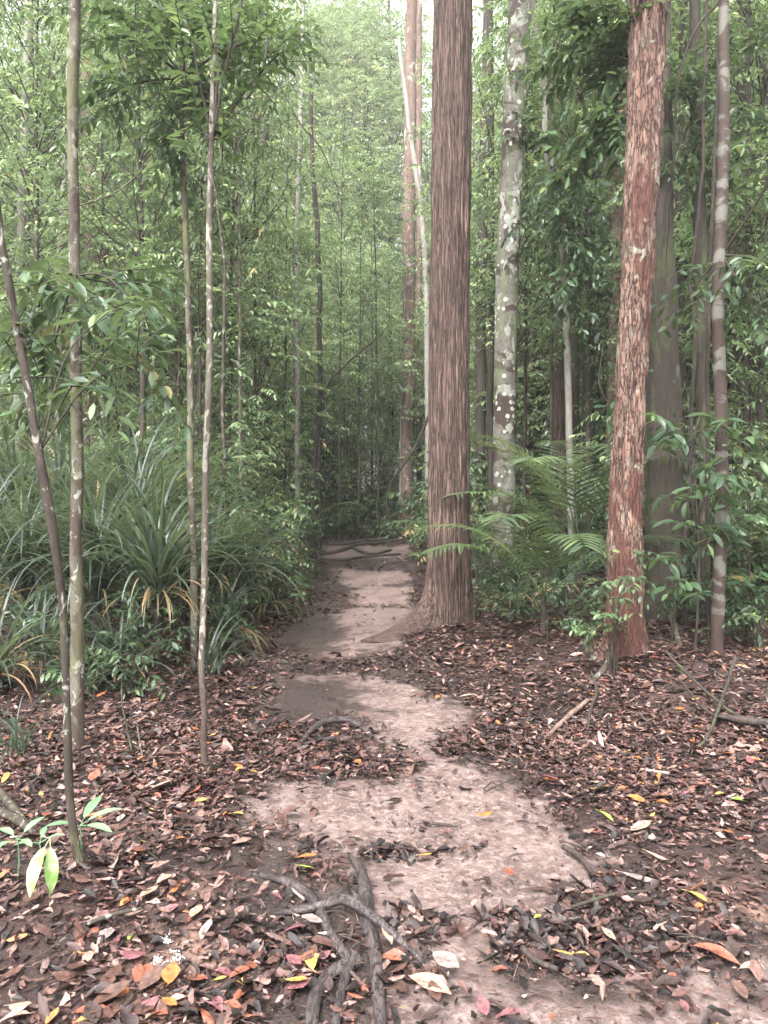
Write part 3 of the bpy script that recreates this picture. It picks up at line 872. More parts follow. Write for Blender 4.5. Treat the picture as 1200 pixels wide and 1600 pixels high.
# ---- more slender standing stems
STEMS = [
    ('banded_tree', 'slender trunk ringed in bands of white lichen and dark bark at the right', [(1118, 1052, 21, 6.9), (1124, 900, 19, 6.9), (1128, 750, 19, 6.9), (1124, 560, 19, 6.9), (1122, 470, 19, 6.9), (1127, 330, 19, 6.9), (1131, 180, 17, 6.9), (1131, 0, 15, 6.9), (1136, -500, 11, 6.9)], B_BAND, .0),
    ('grey_pole_tree', 'straight pale grey pole of a tree between mossy trunk and banded trunk', [(1104, 985, 18, 8.7), (1099, 800, 17, 8.7), (1096, 530, 20, 8.7), (1092, 300, 20, 8.7), (1086, 60, 17, 8.7), (1084, -400, 13, 8.7)], B_GREY, .02),
    ('thin_dark_tree', 'thin dark stem rising just left of the grey pole tree', [(1072, 985, 8, 8.1), (1070, 850, 7, 8.1), (1078, 700, 6, 8.1), (1084, 530, 6, 8.1), (1080, 430, 5, 8.1), (1098, 250, 5, 8.1), (1104, -50, 4, 8.1)], B_DARK, .05),
    ('thin_dark_tree', 'thin dark stem hugging the left edge of the banded trunk above its middle', [(1108, 1010, 7, 7.6), (1106, 800, 6, 7.6), (1106, 530, 6, 7.6), (1112, 330, 5, 7.6), (1120, 160, 4, 7.6), (1128, -60, 3, 7.6)], B_DARK, .03),
    ('epiphyte_tree', 'thick very dark trunk leaning in at the right edge of the picture', [(1148, 900, 44, 13), (1152, 760, 40, 13), (1158, 620, 40, 13), (1172, 450, 44, 13), (1190, 300, 42, 13), (1215, 120, 40, 13), (1240, -200, 34, 13)], B_DARK, .08),
    ('dark_red_tree', 'tall dark reddish trunk standing in the middle distance right of the lichen tree', [(876, 880, 24, 16), (875, 700, 24, 16), (873, 500, 25, 16), (878, 300, 26, 16), (882, 100, 26, 16), (886, -200, 22, 16)], B_RIDGE, .05),
    ('pink_tree', 'pinkish trunk half hidden just left of the flaking red tree', [(956, 900, 22, 13), (957, 700, 21, 13), (960, 500, 21, 13), (966, 300, 22, 13), (974, 60, 22, 13), (980, -200, 20, 13)], B_PINK, .05),
    ('winding_tree', 'pale thin winding stem curving down right of the lichen tree', [(893, 900, 11, 11.5), (890, 700, 11, 11.5), (886, 520, 11, 11.5), (881, 400, 11, 11.5), (868, 300, 10, 11.5), (853, 240, 10, 11.5), (850, 130, 9, 11.5), (840, 60, 8, 11.5), (825, -60, 7, 11.5)], B_WHITE, .02),
    ('grey_tree', 'pale grey trunk in the middle distance between dark reddish and pinkish trunks', [(896, 860, 18, 15), (897, 600, 18, 15), (899, 420, 18, 15), (903, 250, 17, 15), (912, 20, 15, 15), (918, -150, 13, 15)], B_GREY, .04),
    ('brown_tree', 'brown trunk glimpsed in the gap between the largest tree and the lichen tree', [(750, 850, 15, 19), (751, 600, 16, 19), (752, 420, 16, 19), (756, 280, 17, 19), (762, 80, 17, 19), (766, -100, 14, 19)], B_DARK, .04),
    ('far_pink_tree', 'tall pinkish trunk in the mist past the end of the trail', [(634, 815, 24, 25), (636, 700, 22, 25), (638, 550, 21, 25), (639, 400, 20, 25), (640, 240, 19, 25), (642, 60, 17, 25), (644, -60, 15, 25)], B_PINK, .06),
    ('far_pale_tree', 'slender whitish trunk touching the left edge of the largest tree in the distance', [(668, 815, 9, 23), (668, 600, 9, 23), (666, 450, 9, 23), (658, 330, 9, 23), (640, 200, 8, 23), (622, 60, 7, 23)], B_WHITE, .05),
    ('far_dark_tree', 'dark spotted trunk hanging down among leaves at the upper centre left', [(412, 800, 15, 21), (412, 600, 16, 21), (411, 330, 18, 21), (412, 150, 17, 21), (413, -60, 15, 21)], B_GREY, .04),
    ('far_pink_tree', 'reddish trunk seen behind the pale mossy stem at the left', [(141, 800, 22, 19), (142, 600, 22, 19), (141, 450, 19, 19), (139, 300, 17, 19), (134, 0, 15, 19)], B_PINK, .04),
    ('far_pale_tree', 'tall whitish trunk against the bright sky near the upper left corner', [(28, 830, 16, 18), (30, 500, 15, 18), (35, 300, 14, 18), (42, 100, 12, 18), (48, -100, 10, 18)], B_WHITE, .05),
    ('far_pale_tree', 'thin pale trunk close left of the pale mossy stem', [(92, 830, 11, 17), (92, 500, 10, 17), (98, 300, 9, 17), (108, 100, 8, 17), (112, -100, 8, 17)], B_WHITE, .06),
    ('far_brown_tree', 'forked brown trunk in the bright gap left of the upper centre', [(166, 820, 10, 24), (165, 500, 9, 24), (164, 300, 9, 24), (163, 180, 8, 24), (150, 60, 6, 24)], B_DARK, .06),
    ('far_pale_tree', 'pale pole tree standing left of a cluster of dark stems near the centre', [(464, 820, 9, 17), (465, 600, 8, 17), (464, 400, 8, 17), (468, 250, 8, 17), (473, 60, 7, 17), (476, -80, 6, 17)], B_WHITE, .05),
    ('dark_sapling_tree', 'dark straight sapling at the left edge of the far trail', [(497, 830, 9, 18), (498, 700, 8, 18), (500, 520, 8, 18), (496, 380, 8, 18), (488, 240, 7, 18), (484, 80, 5, 18)], B_DARK, .08),
    ('leaning_sapling_tree', 'dark thin sapling leaning right beside the dark straight one', [(478, 790, 5, 15.5), (492, 720, 5, 15.5), (503, 620, 4, 15.5), (540, 570, 3, 15.5), (600, 520, 2, 15.5)], B_DARK, .03),
    ('red_stem_tree', 'thin reddish stem standing right of the two paler stems on the left', [(352, 940, 8, 10), (351, 760, 7, 10), (349, 600, 6, 10), (350, 470, 5, 10), (346, 380, 4, 10), (330, 250, 3, 10), (320, 120, 2, 10)], B_STEM, .06),
    ('far_grey_tree', 'dim grey trunk behind palms left of the pinkish trunk', [(932, 820, 13, 22), (930, 500, 12, 22), (934, 200, 12, 22), (938, -60, 11, 22)], B_GREY, .05),
    ('far_brown_tree', 'slim brown trunk just right of the lichen tree in the distance', [(842, 820, 11, 21), (843, 560, 11, 21), (846, 300, 10, 21), (850, -60, 10, 21)], B_PINK, .05),
    ('far_grey_tree', 'faint grey trunk between the far pinkish trunk and the largest tree', [(655, 815, 9, 28), (655, 500, 9, 28), (655, 200, 9, 28), (655, -60, 8, 28)], B_PINK, .05),
    ('x', 'dark brown trunk between the pale winding stem and the pinkish trunk', [(921, 880, 20, 14), (919, 600, 19, 14), (922, 300, 18, 14), (928, 0, 17, 14), (932, -200, 15, 14)], B_DARK, .05),
    ('x', 'slim dark trunk in the gap between the mossy trunk and the grey pole tree', [(1066, 930, 13, 10.5), (1064, 700, 12, 10.5), (1062, 400, 12, 10.5), (1066, 100, 11, 10.5), (1068, -200, 9, 10.5)], B_DARK, .05),
    ('x', 'dark reddish trunk just right of the banded trunk and behind it', [(1152, 940, 17, 11), (1149, 700, 16, 11), (1152, 400, 16, 11), (1160, 100, 14, 11), (1166, -200, 12, 11)], B_STEM, .05),
    ('x', 'dark slender trunk right of the brown trunk in the gap beside the lichen tree', [(768, 850, 10, 15), (766, 600, 10, 15), (768, 300, 9, 15), (764, 0, 9, 15), (760, -100, 8, 15)], B_DARK, .06),
    ('far_brown_tree', 'dark trunk at the far right edge beyond the banded trunk', [(1178, 820, 18, 20), (1176, 500, 17, 20), (1174, 200, 16, 20), (1170, -60, 14, 20)], B_DARK, .05),
]
stem_roots = {}
for k, (nm, lab, pts, mat, wg) in enumerate(STEMS):
    nm = 'forest_tree' if pts[0][2] * pts[0][3] > 190 else 'slender_tree' if nm != 'leaning_sapling_tree' else 'sapling'
    o, _ = trunk_thing(nm, lab, pts, mat, seg=18 if pts[0][3] < 12 else 10, step=.08 if pts[0][3] < 12 else .3, rough=.07, wig=wg, seed=40 + k)
    stem_roots[k] = o

pale, _ = trunk_thing('slender_tree', 'straight pale stem patched with yellow green moss at the left',
    [(119, 1192, 22.4, 4.5), (120, 1060, 20.6, 4.5), (120, 900, 18.9, 4.5), (121, 730, 18.1, 4.5), (118, 600, 17.2, 4.5), (118, 480, 17.2, 4.5), (116, 300, 16.3, 4.5), (115, 150, 17.2, 4.5), (119, 0, 17.2, 4.5), (122, -600, 12.9, 4.5)],
    B_PALE, seg=28, step=.03, rough=.14, wig=.02)
lean, lrows = trunk_thing('sapling', 'thin dark mottled sapling leaning to the left in the foreground',
    [(137, 1415, 22.4, 2.95), (132, 1370, 17.2, 2.95), (118, 1325, 12.9, 2.95), (108, 1240, 12.0, 2.95), (104, 1130, 11.2, 2.95), (99, 1000, 11.2, 2.95), (92, 900, 12.0, 2.95), (77, 790, 14.6, 2.95), (62, 700, 12.9, 2.95), (45, 610, 12.9, 2.95), (26, 510, 12.0, 2.95), (15, 450, 12.0, 2.95), (0, 370, 10.3, 2.95), (-14, 250, 9.5, 2.95), (-30, 60, 7.7, 2.95)],
    B_STEM, seg=24, step=.02, rough=.26, wig=.02)
mott, _ = trunk_thing('slender_tree', 'mottled slender stem with a white blotch near its base, next to strap leaved plants',
    [(304, 1062, 11.2, 6.8), (303, 950, 12.0, 6.8), (302, 850, 10.3, 6.8), (298, 700, 10.3, 6.8), (296, 530, 9.5, 6.8), (290, 330, 9.5, 6.8), (285, 170, 7.7, 6.8), (290, 0, 6.9, 6.8), (296, -200, 5.2, 6.8)],
    B_PALE, seg=20, step=.03, rough=.1, wig=.02)
dst, _ = trunk_thing('slender_tree', 'slender stem whose lowest part is bare dark and bent near the trail',
    [(322, 1226, 12.9, 4.25), (318, 1160, 10.3, 4.25), (319, 1110, 9.5, 4.25), (314, 1050, 9.5, 4.25), (317, 960, 9.5, 4.3), (320, 850, 10.3, 4.35), (323, 700, 10.3, 4.4), (327, 560, 10.3, 4.45), (327, 400, 9.5, 4.5), (330, 240, 8.6, 4.5), (336, 60, 6.9, 4.5), (340, -150, 5.2, 4.5)],
    bark('two_tone_stem', (.058, .048, .037), (.100, .088, .070), (.06, .04, .03), (50, 50, 20), .4, lichen=(.24, .225, .195), lich=(.55, .57), lsc=(18, 18, 8), bump_=.3, bd=.003, lowdark=(.5, (.035, .024, .02))), seg=20, step=.03, rough=.1, wig=.015)

# ------------------------------------------------------------------ foliage carried by the trees near the camera
def branch_foliage(o, origin_px, ends, nsp, L, nl, ll, lw, mat, seed, fine=True, r0=.012, spreadr=.35, droop=.15, tintmu=.5, barkm=None):
    """limbs from a point of the trunk to each end (px, py, depth), with leafy twigs along them"""
    rg = np.random.default_rng(seed)
    a = W(*origin_px)
    mb, ml = M(), M()
    Ps, Ds = [], []
    for e in ends:
        b = W(*e)
        v = b - a
        mid = a + v * .5 + np.array([rg.normal(0, .06), rg.normal(0, .1), .10 * np.linalg.norm(v)])
        q = tube(mb, [(*a, r0), (*mid, r0 * .7), (*b, r0 * .25)], seg=7, step=.1, rough=.15, wig=.03, seed=seed)
        c = q[:, :3]
        k = nsp
        t = np.clip(rg.uniform(.3, 1.02, k), 0, 1)
        i = (t * (len(c) - 1)).astype(int)
        dv = nrm(v)
        Ps.append(c[i] + rg.normal(0, spreadr * .25, (k, 3)))
        Ds.append(nrm(dv * .6 + rg.normal(0, .6, (k, 3)) * [1, 1, .45]))
    P, D = np.vstack(Ps), np.vstack(Ds)
    n = len(P)
    tint = np.clip(rg.normal(tintmu, .16, (n, 1)) + rg.normal(0, .1, (n, nl)), 0, .94)
    sprays(ml, rg, P, D, rg.uniform(.6, 1.1, n) * L, nl, ll, lw, droop=droop, fine=fine, twig=mb, tint=tint)
    part_mesh(o, 'branches', mb, barkm or B_DARK)
    part_mesh(o, 'crown', ml, mat)

# foreground spray of drooping leaflets at the left
branch_foliage(lean, (62, 700, 2.95), [(250, 560, 3.3), (40, 560, 3.6), (190, 480, 3.4)], 7, .34, 10, .085, .030, F_GLOSS, 301, tintmu=.42, droop=.25, r0=.005)
branch_foliage(pale, (118, 430, 4.5), [(235, 500, 4.0), (0, 460, 4.2), (250, 620, 4.3), (20, 560, 4.6), (190, 450, 4.8), (60, 640, 4.9)], 10, .50, 11, .15, .050, F_GLOSS, 302, tintmu=.45, droop=.25, r0=.007)
branch_foliage(mott, (287, 120, 6.8), [(190, 60, 6.2), (150, 160, 6.5), (250, 250, 6.6), (330, 40, 6.2), (220, -60, 6.4), (400, 60, 6.6), (170, 20, 6.9), (330, 150, 7), (420, 20, 7.2)], 20, .65, 12, .13, .046, F_BRIGHT, 303, tintmu=.5)
branch_foliage(dst, (331, 218, 4.5), [(350, 212, 4.6), (425, 60, 4.9), (300, 60, 4.7), (480, 60, 5.3), (380, -40, 4.8)], 12, .40, 11, .09, .032, F_BRIGHT, 304, r0=.010, tintmu=.45)
# leaves over the right half
branch_foliage(red, (1004, 100, 6.9), [(900, 120, 7.6), (880, 40, 7.8), (930, 220, 7.4), (890, 280, 7.6), (940, 10, 7.2), (850, 110, 7.9)], 24, .55, 9, .17, .058, F_GLOSS, 305, tintmu=.5, droop=.3)
branch_foliage(stem_roots[1], (1090, 180, 8.7), [(1050, 120, 8.2), (1150, 60, 8.4), (1180, 180, 8.2), (1060, 260, 8.3), (1200, 20, 8.6), (1160, 300, 8.5)], 24, .6, 9, .15, .052, F_GLOSS, 306, tintmu=.5, droop=.25)
branch_foliage(stem_roots[7], (862, 270, 11.5), [(920, 300, 10.5), (940, 390, 10.6), (900, 460, 10.5), (840, 360, 10.8), (930, 520, 10.8), (820, 200, 11)], 24, .65, 9, .18, .062, F_GLOSS, 307, tintmu=.5, droop=.3)
branch_foliage(stem_roots[0], (1127, 400, 6.9), [(1190, 420, 6.4), (1200, 540, 6.5), (1060, 480, 7.2), (1180, 240, 6.8)], 12, .5, 9, .14, .05, F_GLOSS, 308, tintmu=.45, droop=.3)

# ------------------------------------------------------------------ generic crowns
def crown(seed, h0, h1, rad, ncl, nsp, L, nl, ll, lw, trunk_r, H, limb=True, shape=.6, fine=False, bend_=.2, low=None):
    """returns (trunk mesh data, leaf mesh data) for a tree standing at the origin"""
    rg = np.random.default_rng(seed)
    mt, ml = M(), M()
    ax, ay = rg.normal(0, bend_, 2)
    pts = []
    for t in np.linspace(0, 1, 7):
        pts.append((ax * t * t + rg.normal(0, .02) * H * .05, ay * t * t + rg.normal(0, .02) * H * .05, -.2 + (H + .2) * t, trunk_r * (1 - .75 * t)))
    tube(mt, pts, seg=10, step=.35, rough=.08, seed=seed, wig=.03)
    P, D = [], []
    for c in range(ncl):
        u = rg.random()
        z = h0 + (h1 - h0) * u
        rr = rad * (1 - abs(2 * u - .9) ** 2 * shape) * rg.uniform(.25, 1)
        a = rg.uniform(0, 2 * np.pi)
        cc = np.array([math.cos(a) * rr + ax * (z / H)**2, math.sin(a) * rr + ay * (z / H)**2, z])
        st = np.array([ax * ((z - .35 * rr) / H)**2, ay * ((z - .35 * rr) / H)**2, max(.15, z - rg.uniform(.7, 1.3) * rr - .1)])
        if limb:
            mid = (st + cc) / 2 + np.array([rg.normal(0, .08) * rr, rg.normal(0, .08) * rr, rg.uniform(-.1, .15) * rr])
            tube(mt, [(*st, trunk_r * .22 + .002), (*mid, trunk_r * .13 + .002), (*cc, .0025)], seg=5, step=.4, cap=False)
        k = max(2, int(nsp * rg.uniform(.5, 1.5)))
        out = np.array([math.cos(a), math.sin(a), 0])
        P.append(cc + rg.normal(0, 1, (k, 3)) * [L * .55, L * .55, L * .35])
        D.append(nrm(out * .5 + rg.normal(0, .7, (k, 3)) * [1, 1, .35]))
    P, D = np.vstack(P), np.vstack(D)
    n = len(P)
    tint = np.clip(rg.normal(.48, .26, (n, 1)) + rg.normal(0, .14, (n, nl)), 0, .95)
    tint = np.where(rg.random((n, nl)) < .004, 1., tint)
    sprays(ml, rg, P, D, rg.uniform(.6, 1.2, n) * L, nl, ll, lw, droop=.2, tint=tint, fine=fine)
    return mt, ml

def make_kind(name, seeds, cat, fmat, bmats, **kw):
    kinds = []
    for i, s in enumerate(seeds):
        mt, ml = crown(s, **kw)
        kinds.append((mt.mesh('trunk', bmats[i % len(bmats)]), ml.mesh('crown', fmat)))
    return dict(name=name, cat=cat, kinds=kinds, first=[None] * len(seeds))

def plant_one(K, i, x, y, rz, sc, label, group):
    i = i % len(K['kinds'])
    loc = (x, y, float(ground_h(x, y)))
    if K['first'][i] is None:
        o = thing(K['name'], label, K['cat'], loc, group)
        o.rotation_euler = (0, 0, rz); o.scale = (sc,) * 3
        a, b = K['kinds'][i]
        put('trunk' if K['cat'] == 'tree' else 'stem', a, o); put('crown', b, o)
        K['first'][i] = o
        return o
    return copy_thing(K['first'][i], loc, rz, sc, label, group)

K_SAP = make_kind('understory_tree', [1, 2, 3, 4, 5, 6], 'tree', F_MID, [B_STEM, B_DARK, B_GREY],
                  h0=1.2, h1=7.2, rad=1.5, ncl=70, nsp=6, L=.5, nl=9, ll=.15, lw=.052, trunk_r=.032, H=7)
K_MID = make_kind('midstory_tree', [11, 12, 13, 14, 15], 'tree', F_MID, [B_PINK, B_GREY, B_DARK],
                  h0=3.0, h1=14.5, rad=2.6, ncl=110, nsp=9, L=.75, nl=10, ll=.19, lw=.07, trunk_r=.09, H=14, bend_=.5)
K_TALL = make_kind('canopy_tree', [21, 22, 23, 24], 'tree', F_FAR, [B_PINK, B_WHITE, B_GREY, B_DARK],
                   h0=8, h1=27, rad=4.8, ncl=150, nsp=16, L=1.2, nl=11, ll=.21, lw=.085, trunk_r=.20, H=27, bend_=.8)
K_POLE = make_kind('thicket_pole', [31, 32, 33, 34], 'tree', F_MID, [B_GREY, B_PALE, B_DARK, B_WHITE],
                   h0=1.9, h1=6, rad=.7, ncl=24, nsp=5, L=.4, nl=9, ll=.11, lw=.038, trunk_r=.024, H=6.6)
K_THIN = make_kind('slender_pole_tree', [51, 52, 53, 54, 55, 56], 'tree', F_MID, [B_GREY, B_STEM, B_DARK, B_PALE, B_PINK, B_GREY],
                   h0=4.5, h1=11, rad=1.2, ncl=34, nsp=7, L=.5, nl=9, ll=.14, lw=.05, trunk_r=.036, H=11.5)
K_SHRUB = make_kind('shrub', [41, 42, 43, 44, 45], 'shrub', F_GLOSS, [B_DARK, B_STEM],
                    h0=.25, h1=1.25, rad=.6, ncl=20, nsp=5, L=.34, nl=9, ll=.11, lw=.042, trunk_r=.010, H=1.1, shape=.3)
K_FERN = None

rg = np.random.default_rng(99)
SIGHT = [(638, 25, 34), (141, 19, 24), (876, 16, 34), (957, 13, 24), (752, 19, 24), (412, 21, 28), (465, 17, 16), (30, 18, 24), (500, 18, 20), (897, 15, 20), (668, 23, 12)]
NEARTRUNKS = [(.8, 8.9), (2.2, 6.7), (1.9, 11), (3.3, 8.6), (3.1, 6.9)]
def clear(x, y, r):
    return all((x - a)**2 + (y - b)**2 > r * r for a, b in NEARTRUNKS)
def scatter(n, y0, y1, hw, gap, rr=.9, xr=None, extra=None):
    out = []
    tries = 0
    while len(out) < n and tries < 40000:
        tries += 1
        y = rg.uniform(y0, y1)
        x = rg.uniform(-hw, hw) * (y + 1.5)
        if xr and not (xr[0] < x / y < xr[1]): continue
        if y < 24.5 and abs(x - trail_x(y)) < gap: continue
        cp = x / y * F + 600
        if any(abs(cp - a) < w + 600 / y and y < d and rg.random() > .12 for a, d, w in SIGHT): continue
        if not clear(x, y, 1.0): continue
        if extra and not extra(x, y): continue
        if all((x - a)**2 + (y - b)**2 > rr * rr for a, b in out):
            out.append((x, y))
    return out
def zone(x, y, far):
    c = x / y * F + 600
    if c < 420: z = 'at the left'
    elif c < 680: z = 'behind the end of the trail'
    else: z = 'at the right'
    return z
def spread_kind(K, pts, phrase, grp, s0, s1):
    for k, (x, y) in enumerate(pts):
        z = zone(x, y, 0)
        plant_one(K, int(rg.integers(len(K['kinds']))), x, y, rg.uniform(0, 6.28), rg.uniform(s0, s1), f'{phrase} {z}', f'{grp} {z}')

# bright openings in the canopy where the sky shows
def opening(x, y):
    c = x / y * F + 600
    return not (90 < c < 260 and y > 16) 
spread_kind(K_TALL, scatter(19, 29, 60, .62, 0, 3.2, extra=lambda x, y: not (y < 46 and abs(x + 1) < 11) and opening(x, y) or rg.random() < .3), 'tall hazy canopy tree standing far back', 'tall canopy trees far', .8, 1.3)
spread_kind(K_MID, scatter(34, 16, 38, .58, 1.6, 1.7, extra=lambda x, y: not (y < 34 and abs(x + 1.5) < 6.5) and opening(x, y) or rg.random() < .35), 'middle storey tree with fine leaf sprays in mid distance', 'middle storey trees', .7, 1.1)
spread_kind(K_SAP, scatter(60, 11.5, 27, .58, 1.5, 1.0, extra=lambda x, y: not (.08 < x / y < .16 and y < 15)), 'slim understory tree with scattered small leaves', 'slim understory trees', .6, 1.1)
spread_kind(K_THIN, scatter(80, 12, 30, .56, 1.4, .8), 'slender pole tree with bare lower stem', 'slender pole trees', .8, 1.2)
spread_kind(K_POLE, scatter(66, 18, 30, .30, 1.3, .5, xr=(-.42, .2)), 'thin leafy pole in the misty thicket', 'thin poles of the thicket', .8, 1.25)
spread_kind(K_SHRUB, scatter(150, 9.5, 27, .6, 1.35, .6), 'low leafy shrub in the undergrowth', 'low shrubs of the undergrowth', .8, 1.7)

for k, (px, d, i) in enumerate([(400, 36, 0), (470, 38, 1), (560, 37, 2), (430, 42, 3), (600, 40, 4), (520, 44, 0), (330, 34, 2), (840, 20, 1), (1010, 18, 3), (1130, 16, 2)]):
    plant_one(K_MID, i, (px - 600) / F * d, d, k * 1.3, 1.05, f'middle storey tree with fine leaf sprays in mid distance {zone((px - 600) / F * d, d, 0)}', f'middle storey trees {zone((px - 600) / F * d, d, 0)}')
K_HIGH = make_kind('leafy_tree', [61, 62, 63], 'tree', F_MID, [B_DARK, B_GREY, B_STEM],
                   h0=4.6, h1=12, rad=2.1, ncl=70, nsp=8, L=.6, nl=10, ll=.125, lw=.045, trunk_r=.05, H=12)
for k, (px, d) in enumerate([(225, 11.5), (355, 13.5), (60, 12.5), (170, 15.5), (800, 13.5), (920, 12.0), (1060, 12.5), (1185, 10.5), (1120, 14.5)]):
    x_ = (px - 600) / F * d
    plant_one(K_HIGH, k, x_, d, k * 1.9, rg.uniform(.9, 1.1), f'tree with a leafy crown spreading overhead {zone(x_, d, 0)}', f'trees with overhead crowns {zone(x_, d, 0)}')
for k, (px, d) in enumerate([(1070, 10.2), (1170, 11.2), (1230, 9.4), (1130, 12.6), (1010, 12.0), (1240, 12)]):
    x_ = (px - 600) / F * d
    plant_one(K_SAP, k, x_, d, k * 1.9, rg.uniform(.6, .95), f'slim understory tree with scattered small leaves {zone(x_, d, 0)}', f'slim understory trees {zone(x_, d, 0)}')
for k, (px, d) in enumerate([(60, 20), (180, 22)]):
    x_ = (px - 600) / F * d
    plant_one(K_HIGH, k, x_, d, k * 2.3, 1.75, f'tree with a leafy crown spreading overhead {zone(x_, d, 0)}', f'trees with overhead crowns {zone(x_, d, 0)}')
for k, (px, d) in enumerate([(820, 14), (862, 12.5), (925, 15), (1020, 13), (1055, 11), (1140, 12), (1165, 10), (1190, 14), (240, 13), (400, 15), (375, 12), (275, 16), (445, 19), (530, 22), (560, 24), (590, 23.5)]):
    x_ = (px - 600) / F * d
    plant_one(K_THIN, [2, 0, 1, 2, 3, 2][k % 6], x_, d, k * 1.1, 1.1, f'slender pole tree with bare lower stem {zone(x_, d, 0)}', f'slender pole trees {zone(x_, d, 0)}')
rg = np.random.default_rng(123)
for k in range(26):
    px = rg.uniform(470, 700); d = rg.uniform(24.6, 30); x_ = (px - 600) / F * d
    plant_one(K_SHRUB, k, x_, d, k * 1.7, rg.uniform(.9, 1.6), f'low leafy shrub in the undergrowth {zone(x_, d, 0)}', f'low shrubs of the undergrowth {zone(x_, d, 0)}')
for k in range(34):
    px = rg.uniform(450, 690); d = rg.uniform(24.6, 33); x_ = (px - 600) / F * d
    plant_one(K_POLE, k, x_, d, k * 1.7, rg.uniform(.9, 1.5), f'thin leafy pole in the misty thicket {zone(x_, d, 0)}', f'thin poles of the thicket {zone(x_, d, 0)}')
for k, (px, d) in enumerate([(540, 47), (480, 52), (610, 50), (400, 48), (560, 56), (900, 36), (1100, 40), (200, 46), (100, 50), (300, 54)]):
    x_ = (px - 600) / F * d
    plant_one(K_TALL, k, x_, d, k * 2.1, 1.0 + max(0, d - 38) * .025, f'tall hazy canopy tree standing far back {zone(x_, d, 0)}', f'tall canopy trees far {zone(x_, d, 0)}')
# far wood that reads as one mass
def far_mass():
    rg = np.random.default_rng(5)
    m = M()
    n = 130000
    x = rg.uniform(-55, 55, n); y = rg.uniform(46, 80, n)
    z = rg.beta(1.1, 1.35, n) * 60
    c = fbm(x * .16, y * .16, z * .16, 61, 3) + .45 * (fbm(x * .7, y * .7, z * .7, 62, 2) - .5)
    keep = (c > .475 + .20 * sstep(12, 38, z)) | (z < 6) | (z < 5)
    x, y, z = x[keep], y[keep], z[keep]
    n = len(x)
    P = np.stack([x, y, z + ground_h(x, y)], -1)
    D = nrm(rg.normal(0, 1, (n, 3)) * [1, 1, .5] + [0, 0, -.3])
    N = nrm(rg.normal(0, .5, (n, 3)) + [0, 0, 1])
    L = rg.uniform(.3, .7, n)
    leaves(m, P, D, N, L, L * .5, np.clip(rg.normal(.5, .25, n), 0, .97), bend=.2, fold=.3)
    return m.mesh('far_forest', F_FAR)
tag(put('far_forest', far_mass()), 'pale green mass of distant forest foliage closing the view', 'far forest', kind='stuff')

# low ground cover of seedlings and leaves under the shrubs
def ground_cover():
    rg = np.random.default_rng(15)
    m = M()
    n = 30000
    y = rg.uniform(9, 34, n); x = rg.uniform(-.62, .62, n) * (y + 1)
    d = np.abs(x - trail_x(y))
    c = fbm(x * .9, y * .9, 0, 71)
    keep = ((d > 1.5 + .5 * c) | (y > 24)) & (c > .42)
    x, y = x[keep], y[keep]; n = len(x)
    P = np.stack([x, y, ground_h(x, y) + rg.uniform(0, .45, n)**1.3], -1)
    D = nrm(rg.normal(0, 1, (n, 3)) * [1, 1, .4])
    N = nrm(rg.normal(0, .35, (n, 3)) + [0, 0, 1])
    L = rg.uniform(.07, .17, n)
    leaves(m, P, D, N, L, L * .38, np.clip(rg.normal(.5, .2, n), 0, .95), bend=.25, fold=.3)
    return m.mesh('ground_cover', F_MID)
tag(put('ground_cover', ground_cover()), 'low green seedlings and leaves carpeting the forest floor beyond the litter', 'ground cover', kind='stuff')

# ------------------------------------------------------------------ strap leaved plants at the left
def strap_plant(px, py, depth, n, L, label, seed, stem=.0, group=None, lw=.028, elmu=1.15, name='strap_leaved_plant'):
    rg = np.random.default_rng(seed)
    x = (px - 600) / F * depth
    z = float(ground_h(x, depth))
    o = thing(name, label, 'plant', (x, depth, z), group)
    m = M()
    P = np.stack([x + rg.normal(0, .05, n), depth + rg.normal(0, .05, n), z + stem + rg.uniform(-.12, .12, n) * min(1, stem * 3 + .2)], -1)
    el = np.clip(rg.normal(elmu, .28, n), .2, 1.5)
    tint = np.clip(rg.normal(.48, .2, n), 0, .9)
    tint = np.where(rg.random(n) < .025, rg.uniform(.93, 1, n), tint)
    straps(m, rg, P, rg.uniform(0, 2 * np.pi, n), el, rg.uniform(.55, 1.1, n) * L, rg.uniform(.6, 1.2, n) * lw, rg.uniform(.8, 2.3, n), tint, S=12)
    part_mesh(o, 'leaves', m, F_STRAP)
    if stem:
        mm = M()
        tube(mm, [(x, depth, z - .1, .045), (x + .02, depth, z + stem * .5, .04), (x, depth, z + stem + .05, .05)], seg=10, step=.05, rough=.3)
        # dead hanging leaves round the stem
        k = 26
        Pk = np.stack([x + rg.normal(0, .03, k), depth + rg.normal(0, .03, k), np.full(k, z + stem)], -1)
        part_mesh(o, 'stem', mm, B_DARK)
        md = M()
        straps(md, rg, Pk, rg.uniform(0, 6.28, k), rg.uniform(.2, .6, k), rg.uniform(.35, .7, k), np.full(k, .022), rg.uniform(1.6, 2.3, k), rg.uniform(.94, 1, k), S=8)
        part_mesh(o, 'dead_leaves', md, F_STRAP)
    return o
